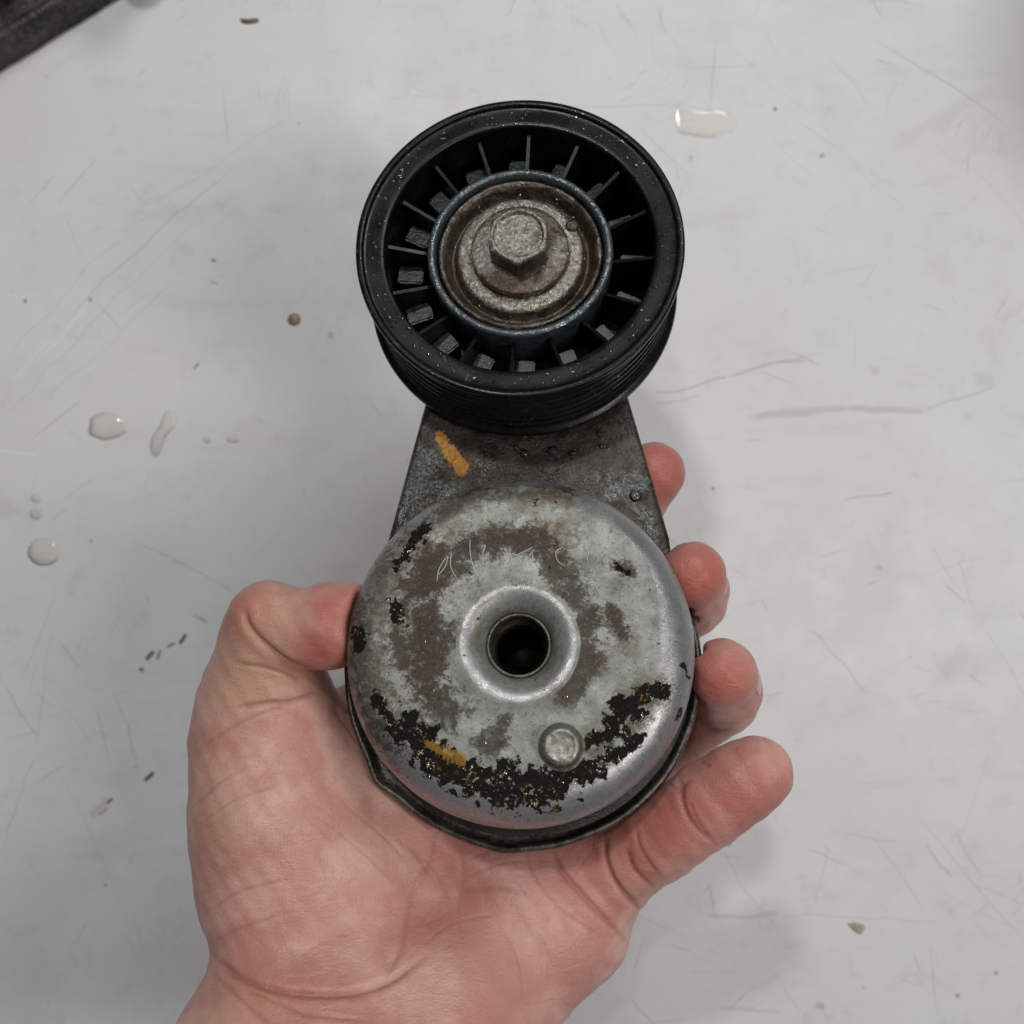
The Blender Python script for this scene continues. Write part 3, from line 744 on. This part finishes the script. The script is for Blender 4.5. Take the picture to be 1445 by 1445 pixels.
# keep the flesh off the metal: subtract the tensioner's envelope with a soft edge
gx, gy, gz = np.meshgrid(*ax, indexing='ij', sparse=True)
o_ = np.array(orig)
ul = (gx-o_[0])*RI[0, 0]+(gy-o_[1])*RI[0, 1]+(gz-o_[2])*RI[0, 2]
vl = (gx-o_[0])*RI[1, 0]+(gy-o_[1])*RI[1, 1]+(gz-o_[2])*RI[1, 2]
hl = (gx-o_[0])*RI[2, 0]+(gy-o_[1])*RI[2, 1]+(gz-o_[2])*RI[2, 2]
rl = np.sqrt(ul*ul+vl*vl)
plate = np.maximum(rl-45.6, np.maximum(-(hl+1.0), hl-4))
upper = np.maximum(rl-41.2, np.maximum(-(hl), hl-30))
armb = np.maximum(np.maximum(np.abs(ul)-(37.8-(vl-30)*.25), np.maximum(vl-80, -vl)), np.maximum(-(hl-1.2), hl-9.5))
env = np.minimum(np.minimum(plate, upper), armb).astype(np.float32)
def smax(a, b, k): return -smin(-a, -b, k)
FH = smax(FH, -env, 1.2)
del ul, vl, hl, rl, plate, upper, armb, env

def surface_nets(Fv):
    s = Fv < 0
    nx, ny, nz = Fv.shape
    cnt = np.zeros((nx-1, ny-1, nz-1), dtype=np.float32); acc = np.zeros((3, nx-1, ny-1, nz-1), dtype=np.float32)
    def sub(A, o): return A[o[0]:nx-1+o[0], o[1]:ny-1+o[1], o[2]:nz-1+o[2]]
    for axis in range(3):
        oth = [i for i in range(3) if i != axis]
        for p in (0, 1):
            for q in (0, 1):
                o0 = [0, 0, 0]; o0[oth[0]] = p; o0[oth[1]] = q; o1 = list(o0); o1[axis] = 1
                a = sub(Fv, o0); b = sub(Fv, o1); m = sub(s, o0) != sub(s, o1)
                den = np.where(m, a-b, 1); t = np.where(m, a/den, 0)
                cnt += m
                acc[axis] += t; acc[oth[0]] += m*p; acc[oth[1]] += m*q
    act = cnt > 0
    idx = np.full(act.shape, -1, dtype=np.int64); I = np.argwhere(act); idx[act] = np.arange(len(I))
    Vv = np.stack([acc[i][act]/cnt[act] for i in range(3)], 1)+I
    Q = []
    for axis in range(3):
        oth = [(axis+1) % 3, (axis+2) % 3]
        sA = np.take(s, range(0, s.shape[axis]-1), axis); sB = np.take(s, range(1, s.shape[axis]), axis)
        E = np.argwhere(sA != sB)
        ok = (E[:, oth[0]] > 0) & (E[:, oth[1]] > 0) & (E[:, oth[0]] < s.shape[oth[0]]-1) & (E[:, oth[1]] < s.shape[oth[1]]-1)
        E = E[ok]; flip = sA[tuple(E.T)]
        def cell(da, db):
            C = E.copy(); C[:, oth[0]] -= da; C[:, oth[1]] -= db; return idx[tuple(C.T)]
        q = np.stack([cell(1, 1), cell(0, 1), cell(0, 0), cell(1, 0)], 1)
        q[~flip] = q[~flip][:, ::-1]
        Q.append(q)
    return Vv, np.concatenate(Q)
# close the forearm where the field is cut
FH[:, 0, :] = np.maximum(FH[:, 0, :], .3); FH[:, :, 0] = np.maximum(FH[:, :, 0], .3); FH[:, :, -1] = np.maximum(FH[:, :, -1], .3)
FH[:, 1, :] = np.maximum(FH[:, 1, :], .1); FH[0] = np.maximum(FH[0], .3); FH[-1] = np.maximum(FH[-1], .3)
HV, HQ = surface_nets(FH); HV = HV*VOX+lo
# smooth the net, then subdivide
def laplace(V, Q, it, lam):
    e = np.concatenate([Q[:, [0, 1]], Q[:, [1, 2]], Q[:, [2, 3]], Q[:, [3, 0]]]); e = np.concatenate([e, e[:, ::-1]])
    deg = np.bincount(e[:, 0], minlength=len(V))[:, None]
    for _ in range(it):
        s_ = np.stack([np.bincount(e[:, 0], V[e[:, 1], i], len(V)) for i in range(3)], 1)/np.maximum(deg, 1)
        V = V+(s_-V)*lam
    return V
HV = laplace(HV, HQ, 3, .5)
def subdiv(V, Q):
    """one Catmull-Clark step for an all-quad closed mesh"""
    fc = V[Q].mean(1)
    e = np.concatenate([Q[:, [0, 1]], Q[:, [1, 2]], Q[:, [2, 3]], Q[:, [3, 0]]]); key = np.sort(e, 1)
    uq, inv = np.unique(key[:, 0]*len(V)+key[:, 1], return_inverse=True); ea = uq//len(V); eb = uq % len(V)
    fi = np.tile(np.arange(len(Q)), 4); ne = len(uq)
    cf = np.bincount(inv, minlength=ne)
    fsum = np.stack([np.bincount(inv, fc[fi, i], ne) for i in range(3)], 1)
    ep = (V[ea]+V[eb]+fsum)/(2+cf)[:, None]
    nv = len(V)
    vf = Q.ravel(); vn = np.bincount(vf, minlength=nv)
    Fa = np.stack([np.bincount(vf, np.repeat(fc[:, i], 4), nv) for i in range(3)], 1)/np.maximum(vn, 1)[:, None]
    mid = (V[ea]+V[eb])/2; ev = np.concatenate([ea, eb]); dn = np.bincount(ev, minlength=nv)
    Ra = np.stack([np.bincount(ev, np.tile(mid[:, i], 2), nv) for i in range(3)], 1)/np.maximum(dn, 1)[:, None]
    nn = np.maximum(vn, 3)[:, None]
    vp = (Fa+2*Ra+(nn-3)*V)/nn
    NV = np.concatenate([vp, ep, fc]); E = inv.reshape(4, -1)+nv; C = np.arange(len(Q))+nv+ne
    NQ = np.concatenate([np.stack([Q[:, i], E[i], C, E[(i+3) % 4]], 1) for i in range(4)])
    return NV, NQ
HV, HQ = subdiv(HV, HQ)
def vnorm(V, Q):
    a = V[Q[:, 2]]-V[Q[:, 0]]; b = V[Q[:, 3]]-V[Q[:, 1]]; fn = np.cross(a, b)
    N = np.stack([np.bincount(Q.ravel(), np.repeat(fn[:, i], 4), len(V)) for i in range(3)], 1)
    return N/np.maximum(np.linalg.norm(N, axis=1), 1e-9)[:, None]
HN = vnorm(HV, HQ)
D = HC-HV[:, 2]; PX = 722.5+HV[:, 0]*FPX/D; PY = 722.5-HV[:, 1]*FPX/D
facing = np.clip(HN[:, 2]*3+.3, 0, 1)
# creases: (polyline in photo pixels, half width px, depth mm)
creases = [([(345, 862), (352, 885), (380, 915), (415, 938), (438, 946)], 5, 1.1), ([(330, 936), (370, 942), (405, 952), (425, 962)], 3.5, .45), ([(330, 1000), (380, 992), (410, 990), (447, 978)], 4.5, .7),
    ([(285, 1055), (330, 1025), (375, 1005), (405, 998)], 3, .28), ([(275, 1140), (310, 1105), (350, 1082)], 3, .22), ([(280, 1165), (330, 1130), (400, 1105)], 2.6, .2), ([(290, 1290), (340, 1258), (410, 1240)], 3, .25), ([(300, 1330), (340, 1310), (400, 1290)], 3, .2),
    ([(298, 1346), (340, 1380), (400, 1400), (480, 1404), (545, 1388), (600, 1350)], 6, .9), ([(300, 1375), (350, 1420), (380, 1445)], 4, .35), ([(345, 1395), (430, 1430), (520, 1440)], 3.4, .3),
    ([(540, 1385), (566, 1335), (578, 1275), (602, 1225), (612, 1175)], 5.5, .32), ([(560, 1180), (590, 1215), (600, 1240)], 3, .25), ([(648, 1195), (652, 1235), (645, 1275), (652, 1330)], 4, .14), ([(640, 1258), (700, 1255), (740, 1262)], 4, .3), ([(655, 1215), (690, 1200), (720, 1198)], 3, .2), ([(655, 1240), (700, 1220), (740, 1215)], 2.6, .18),
    ([(740, 1195), (752, 1230), (790, 1280), (850, 1320)], 3, .25), ([(776, 1196), (795, 1232), (830, 1272), (862, 1305), (884, 1330)], 4.5, .8), ([(853, 1180), (856, 1215), (872, 1250), (905, 1287)], 5, .95), ([(884, 1200), (895, 1228), (925, 1256)], 5, .75), ([(897, 1170), (905, 1200), (930, 1235)], 3.5, .4),
    ([(960, 1100), (964, 1135), (980, 1165), (1008, 1190)], 5, .65), ([(972, 1130), (985, 1160), (1000, 1178)], 3, .3), ([(600, 1330), (640, 1300), (700, 1290)], 3, .18), ([(700, 1300), (730, 1350), (740, 1420)], 3, .15),
    ([(470, 1000), (500, 1040), (530, 1090)], 3, .35), ([(480, 1130), (540, 1180), (575, 1215)], 2.6, .18), ([(460, 1160), (520, 1210), (560, 1250)], 2.6, .15), ([(975, 1012), (1000, 1028), (1040, 1030)], 4.5, .55), ([(975, 1060), (990, 1075), (1003, 1082)], 3.5, .4), ([(965, 880), (990, 884), (1000, 878)], 4, .45), ([(935, 1098), (955, 1112), (975, 1100)], 4, .4)]
for i in range(75):
    cx_, cy_ = random.choice(((420, 1150, 80, 110), (420, 1150, 80, 110), (600, 1330, 120, 60), (780, 1350, 60, 50), (640, 1240, 70, 50), (400, 1400, 90, 30)))[:2], None
    (x_, y_) = cx_; x_ += random.gauss(0, 65); y_ += random.gauss(0, 75); a_ = random.choice((-.5, -.75, -.3, .8, 1.2))+random.gauss(0, .2); l_ = random.uniform(12, 38)
    creases.append(([(x_-l_*math.cos(a_), y_-l_*math.sin(a_)), (x_+random.gauss(0, 2), y_+random.gauss(0, 2)), (x_+l_*math.cos(a_), y_+l_*math.sin(a_))], random.uniform(1.6, 2.4), random.uniform(.035, .10)))
disp = np.zeros(len(HV)); cre = np.zeros(len(HV))
for pts, hw, dp in creases:
    sp_ = spline(pts, 5); pm = np.array(sp_)
    m = (PX > pm[:, 0].min()-30) & (PX < pm[:, 0].max()+30) & (PY > pm[:, 1].min()-30) & (PY < pm[:, 1].max()+30)
    d, t = seg_dist(PX[m], PY[m], sp_)
    hw = hw*.85
    g = np.exp(-(d/hw)**2)*np.clip(np.minimum(t, 1-t)*6+.25, 0, 1)
    sw = np.exp(-((d-hw*2.4)/(hw*1.6))**2)*np.clip(np.minimum(t, 1-t)*6, 0, 1)
    disp[m] += -g*dp*.72*facing[m]+sw*dp*.16*facing[m]; cre[m] = np.maximum(cre[m], g*min(1, dp*1.5+.10)*facing[m])
# broad lumps of muscle and pads: (px, py, radius px, height mm)
for px, py, r, h in ((430, 1080, 50, .5), (350, 1180, 70, .6), (620, 1240, 60, -1.4), (700, 1230, 45, .5), (600, 1150, 35, .6), (800, 1340, 50, .5), (1030, 1110, 36, .3), (935, 1195, 26, .4), (420, 860, 30, -.3), (460, 900, 28, .3), (520, 1320, 55, -.5), (880, 1240, 16, .3), (840, 1235, 18, .5)):
    d = np.hypot(PX-px, PY-py); disp += h*np.exp(-(d/r)**2)*facing
wv_ = .10*np.sin(HV[:, 0]*.55+2*np.sin(HV[:, 1]*.16))*np.sin(HV[:, 1]*.47+1)+.06*np.sin(HV[:, 0]*1.1+HV[:, 1]*.8)
HV = HV+HN*(disp+wv_)[:, None]
ms = Mat('skin')
red = ms.attr('red'); crs = ms.attr('crease'); pal = ms.attr('pale'); ylw = ms.attr('tan')
s1 = ms.noise(.05, 4, .55); s2 = ms.noise(.22, 4, .6, off=.3); s3 = ms.noise(.9, 3, .6, off=.5)
c = ms.mix(s1.step(.42, .58), (0.600, 0.360, 0.298), (0.500, 0.248, 0.202))
c = ms.mix(s2.step(.48, .68)*.35, c, (0.46, 0.195, 0.155))
c = ms.mix(s3.step(.55, .75)*.18, c, (0.58, 0.37, 0.31))
c = ms.mix(ylw*.85, c, (0.46, 0.27, 0.175))
c = ms.mix((red*(.75+s2*.5)).min(1.0), c, (0.40, 0.105, 0.082))
c = ms.mix(pal, c, (0.64, 0.45, 0.39))
c = ms.mix(crs*.42, c, (0.24, 0.075, 0.05))
ms.set('Base Color', c).set('Roughness', s2.step(.3, .7, .33, .46)).set('Specular IOR Level', .42)
ms.set('Subsurface Weight', .55).set('Subsurface Radius', (1.0, .35, .18)).set('Subsurface Scale', .0022)
ms.b.subsurface_method = 'RANDOM_WALK'
rv = ms.stretch((.35, 1.5, 1), (0, 0, -.75)); rv2 = ms.stretch((.4, 1.6, 1), (0, 0, .5))
rdg = (ms.noise(.22, 2, .5, .2, vec=rv)-.5).abs().step(.0, .022); rdg2 = (ms.noise(.14, 3, .5, .4, vec=rv2)-.5).abs().step(.0, .016)
ms.bump(rdg*rdg2, .05, .35)
vs = ms.stretch((.45, 1.6, 1), (0, 0, .6)); vs2 = ms.stretch((1.5, .5, 1), (0, 0, -.3))
ms.bump(ms.voro(1.6, 'F1')*-.6+ms.noise(1.5, 3, .6, vec=vs)*1.0+ms.noise(1.4, 3, .6, vec=vs2)*.8, .10, 1.0)
ms.bump(ms.noise(.30, 4, .6, vec=vs), .30, .8)
hand = link_mesh('hand', HV, HQ.tolist(), ms.m)
def gfield(lst):
    f = np.zeros(len(HV))
    for px, py, r, a in lst:
        f = np.maximum(f, a*np.exp(-((PX-px)**2+(PY-py)**2)/(r*r)))
    return f
add_attr(hand, 'red', np.clip(gfield([(470, 865, 38, .9), (450, 915, 45, .85), (520, 880, 50, .95), (930, 660, 70, .85), (985, 815, 60, .9), (1020, 960, 60, .85), (950, 1150, 80, .75), (1050, 1110, 70, .65), (890, 1200, 70, .65), (820, 1210, 60, .5), (330, 860, 40, .5), (280, 1250, 60, .4), (580, 1290, 80, .42), (620, 1200, 60, .4), (660, 1260, 90, .42), (760, 1240, 80, .4), (700, 1400, 90, .3), (400, 1420, 80, .3), (1000, 1060, 40, .4)]), 0, 1))
add_attr(hand, 'crease', np.clip(cre, 0, 1))
add_attr(hand, 'pale', gfield([(520, 1230, 90, .25), (700, 1350, 80, .25), (1020, 1010, 20, .3), (990, 870, 18, .3), (400, 1180, 80, .2), (950, 1100, 16, .5)]))
add_attr(hand, 'tan', gfield([(350, 950, 75, .9), (345, 890, 60, .9), (400, 870, 30, .6), (290, 1150, 60, .45), (350, 1430, 90, .5), (730, 1420, 60, .3)]))
tag(hand, 'bare left hand palm up with curled fingers gripping the belt tensioner', 'hand')
# nails
mn = Mat('fingernail'); mn.set('Base Color', mn.mix(mn.noise(.2, 3).step(.3, .7), (0.60, 0.40, 0.34), (0.52, 0.30, 0.25))).set('Roughness', .3).set('Subsurface Weight', .3).set('Subsurface Radius', (1, .4, .25)).set('Subsurface Scale', .001)
def nail(c3, along, out, L=11, Wd=9.5, curv=6.5):
    """curved plate: c3 centre on the finger (mm), along = towards the tip, out = away from the bone"""
    al = Vector(along).normalized(); ou = Vector(out); ou = (ou-al*ou.dot(al)).normalized(); sd = al.cross(ou)
    V = []; F = []; nu, nv_ = 14, 14
    for lay in (0, 1):
        for i in range(nu+1):
            s = -1+2*i/nu
            for j in range(nv_+1):
                t = -1+2*j/nv_
                wx = Wd/2*(1-.12*abs(s)**3*(1 if s < 0 else 1.6))
                a = t*wx/curv
                up = curv*(math.cos(a)-1)-.5*(s*.9)**2*1.0-(.35 if lay else 0)
                ed = L/2*s*(1-.12*t*t)
                p = Vector(c3)+al*ed+sd*(curv*math.sin(a))+ou*up
                V.append(tuple(p))
    k = nv_+1; o = (nu+1)*k
    for i in range(nu):
        for j in range(nv_):
            a = i*k+j; F.append((a, a+1, a+k+1, a+k)); F.append((o+a+k, o+a+k+1, o+a+1, o+a))
    for i in range(nu):
        for j in (0, nv_):
            a = i*k+j; F.append((a, a+k, o+a+k, o+a) if j == 0 else (a+k, a, o+a, o+a+k))
    for j in range(nv_):
        F.append((j+1, j, o+j, o+j+1)); a = nu*k+j; F.append((a, a+1, o+a+1, o+a))
    return link_mesh('fingernail', V, F, mn.m, hand)
def joint(a, b, t=.5): return unproj(*a)*(1-t)+unproj(*b)*t
def place_nail(a, b, r, out, t=.5, **kw):
    p = joint(a, b, t); al = unproj(*b)-unproj(*a); al = al/np.linalg.norm(al)
    ou = np.array(out, float); ou -= al*(ou @ al); ou /= np.linalg.norm(ou)
    nail(p+ou*(r+.05), al, ou, **kw)
place_nail((432, 889, 268), (497, 878, 267), 9.3, (-.05, .93, -.22), t=.62, L=12.5, Wd=12.5, curv=8.8)
place_nail((1033, 975, 284), (1021, 949, 272), 8.2, (.93, -.10, -.35), t=.55, L=10.5, Wd=9.5, curv=7.6)
place_nail((986, 836, 284), (978, 810, 272), 7.8, (.93, -.10, -.35), t=.55, L=10, Wd=9, curv=7.2)

# ------------------------------------------------------------------ dark metal tray at the top left
m_tray = grimy('tray_dark_metal', (0.045, 0.040, 0.034), (0.085, 0.075, 0.066), (0.02, 0.022, 0.018), (.3, .5), .5, .35, .25)
tray = empty('metal_tray', tuple(np.array(unproj(-60, -60, HC))*MM))
tag(tray, 'dark grimy metal tray with raised edge in the far corner of the table', 'tray')
def tpx(px, py, h):
    p = unproj(px, py, HC-h); o = unproj(-60, -60, HC); return np.array((p[0]-o[0], p[1]-o[1]))
HT = 13.0
a = tpx(-60, 136, 2); b = tpx(235, -46, 2)
e = (b-a)/np.linalg.norm(b-a); nn_ = np.array((-e[1], e[0]))     # nn_ points into the tray (up-left)
if nn_ @ np.array((-1, 1)) < 0: nn_ = -nn_
Ln = 150.0; st = a-e*30
profl = smooth_prof([(0.0, 1.0), (.9, 3), (2.0, HT-3.0), (2.6, HT-.9), (3.6, HT), (5.4, HT+.1), (6.6, HT-.8), (7.2, HT-2.6), (7.8, 4.5), (9.5, 3.2), (60, 3.0)], 2)
profl = profl+[(60, .8), (2, .3)]
V = []; F = []; nS = 60; m = len(profl)
for i in range(nS+1):
    base_p = st+e*Ln*i/nS
    wob = .10*math.sin(i*.7)+.06*math.sin(i*1.9)
    for (q, zz) in profl:
        p = base_p+nn_*(q+wob*(q < 8)); V.append((p[0], p[1], zz))
for i in range(nS):
    for j in range(m):
        l = (j+1) % m; F.append((i*m+j, (i+1)*m+j, (i+1)*m+l, i*m+l))
F.append(tuple(range(m))); F.append(tuple(nS*m+j for j in range(m-1, -1, -1)))
bmf = lambda V, F: (V, [q[::-1] for q in F])
link_mesh('tray_edge', V, F, m_tray.m, tray, sharp=50)
# a greasy block lying in the tray
m_blk = grimy('greasy_black_part', (0.012, 0.014, 0.014), (0.022, 0.024, 0.024), (0.05, 0.05, 0.045), (.25, .45), .3, .4, .5)
bo = tpx(10, 0, 12)
blk = empty('greasy_part', (tray.location.x+bo[0]*MM, tray.location.y+bo[1]*MM, 3*MM)); tag(blk, 'black oily machine part lying in the metal tray', 'machine part')
outl = [(-24, -8), (-4, -7), (2, -3), (14, 8), (22, 22), (10, 34), (-30, 30)]
ang = math.atan2(e[1], e[0])-math.radians(35)
outl = [(x*math.cos(ang)-y*math.sin(ang)-3, x*math.sin(ang)+y*math.cos(ang)+9) for x, y in outl]
V, F = prism([p for p in smooth_prof(outl+[outl[0]], 2)][:-1], 0.1, 12, 1.6); link_mesh('casting', V, F, m_blk.m, blk, sharp=50)
V, F = lathe(smooth_prof([(6.5, 12), (6.3, 16), (5.5, 16.6), (3.5, 16.2), (3.2, 13), (.01, 12.8)], 1), 40, (-9, 12)); link_mesh('boss', V, F, m_blk.m, blk)
pq = np.array(unproj(205, -62, HC))*MM-np.array(blk.location)
V, F = lathe([(.01, .1), (11, .1), (11, 14), (9, 16), (8.6, 34), (7, 36), (.01, 36)], 40, (pq[0]/MM, pq[1]/MM)); link_mesh('shade_post', V, F, m_blk.m, blk)  # out-of-view post added so its shade falls past the tray edge
# unseen blocker added beyond the frame to shade the far right corner
can = empty('shade_blocker', (0.232, 0.232, 0)); tag(can, 'unseen can-shaped blocker added to shade the far right corner', 'shade blocker')
V, F = lathe(smooth_prof([(.01, .2), (40, .2), (42, 1.5), (41, 3), (41, 92), (42, 94), (40, 95), (30, 99), (12, 104), (10, 112), (.01, 113)], 1), 80); link_mesh('blocker_body', V, F, m_blk.m, can)
V, F = lathe([(12, 108), (12, 121), (10, 123), (.01, 123)], 40); link_mesh('blocker_cap', V, F, m_blk.m, can)
# ------------------------------------------------------------------ drops and crumbs on the table
def droplet(name, outline_px, h, mat, label, cat, group=None):
    O = np.array([unproj(x, y, HC)[:2] for x, y in spline(outline_px+[outline_px[0]], 6)[:-1]]); c_ = O.mean(0); O = O-c_
    # enforce counter-clockwise
    if np.sum(O[:, 0]*np.roll(O[:, 1], -1)-O[:, 1]*np.roll(O[:, 0], -1)) < 0: O = O[::-1]
    V = [(0, 0, h*.8)]; F = []; n = len(O); prof_ = [(.15, .995), (.3, .97), (.45, .91), (.6, .81), (.72, .68), (.82, .52), (.9, .35), (.96, .18), (1.0, .01)]
    for s, q in prof_:
        V += [(x*s, y*s, h*.8*q) for x, y in O]
    for k in range(n): F.append((0, 1+k, 1+(k+1) % n))
    for i in range(len(prof_)-1):
        for k in range(n): l = (k+1) % n; F.append((1+i*n+k, 1+(i+1)*n+k, 1+(i+1)*n+l, 1+i*n+l))
    o = link_mesh(name, V, F, mat); o.location = (c_[0]*MM, c_[1]*MM, .05*MM)
    tag(o, label, cat, group); return o
def ell(cx, cy, rx, ry, n=10, j=.05): return [(cx+rx*math.cos(2*math.pi*i/n)*(1+random.uniform(-j, j)), cy+ry*math.sin(2*math.pi*i/n)*(1+random.uniform(-j, j))) for i in range(n)]
G = 'water drops on the white table'
droplet('water_drop', ell(62, 779, 23, 20, 10, .03), 1.5, m_water, 'large round water drop on the table left of the thumb', 'water drop', G)
droplet('water_drop', [(126, 600), (130, 588), (148, 582), (168, 586), (180, 601), (172, 614), (150, 621), (134, 617), (125, 611)], 1.4, m_water, 'wide oval water drop on the table beside the elongated smear drop', 'water drop', G)
droplet('water_drop', [(240, 578), (249, 583), (247, 600), (234, 616), (227, 636), (219, 645), (212, 636), (214, 618), (226, 600), (232, 584)], .9, m_water, 'elongated slanting water smear between the oval drop and two tiny drops', 'water drop', G)
droplet('water_drop', ell(293, 620, 6, 5), .5, m_water, 'tiny water drop, nearer the slanting smear of the pair', 'water drop', G)
droplet('water_drop', ell(330, 619, 10, 6), .6, m_water, 'small oval water drop, right one of the pair beside the slanting smear', 'water drop', G)
droplet('water_drop', ell(52, 703, 7.5, 6.5), .5, m_water, 'tiny water drop, upper of two above the large round drop', 'water drop', G)
droplet('water_drop', ell(51, 725, 9, 8), .6, m_water, 'small water drop just above the large round drop', 'water drop', G)
droplet('puddle', [(952, 150), (962, 145), (980, 151), (1000, 154), (1018, 152), (1036, 164), (1042, 178), (1030, 190), (1005, 195), (975, 192), (957, 186), (953, 172)], .9, m_water, 'flat irregular puddle of water on the table beyond the black pulley', 'puddle')
mbn = Mat('dried_brown'); mbn.set('Base Color', mbn.mix(mbn.noise(.5, 4).step(.35, .65), (0.20, 0.135, 0.095), (0.30, 0.23, 0.18))).set('Roughness', .35); mbn.bump(mbn.noise(1.0, 3), .2)
droplet('rust_drop', ell(415, 451, 9.5, 9, 10, .02), .9, mbn.m, 'round brown rusty drop on the table left of the pulley', 'drop')
mcr = Mat('grey_brown_crumb'); mcr.set('Base Color', mcr.mix(mcr.noise(.8, 4).step(.35, .65), (0.30, 0.25, 0.19), (0.42, 0.37, 0.30))).set('Roughness', .8); mcr.bump(mcr.noise(1.5, 3), .3)
mcd = Mat('brown_crumb'); mcd.set('Base Color', mcd.mix(mcd.noise(.8, 4).step(.35, .65), (0.10, 0.07, 0.045), (0.22, 0.17, 0.12))).set('Roughness', .8); mcd.bump(mcd.noise(1.5, 3), .3)
droplet('dirt_crumb', [(338, 26), (350, 27), (363, 26), (365, 31), (355, 34), (342, 33)], 1.0, mcd.m, 'long brown dirt crumb on the table near the metal tray', 'crumb')
droplet('dirt_crumb', [(1195, 1303), (1208, 1302), (1220, 1307), (1214, 1318), (1204, 1313)], .6, mcr.m, 'pale triangular dirt flake on the table below the little finger', 'crumb')
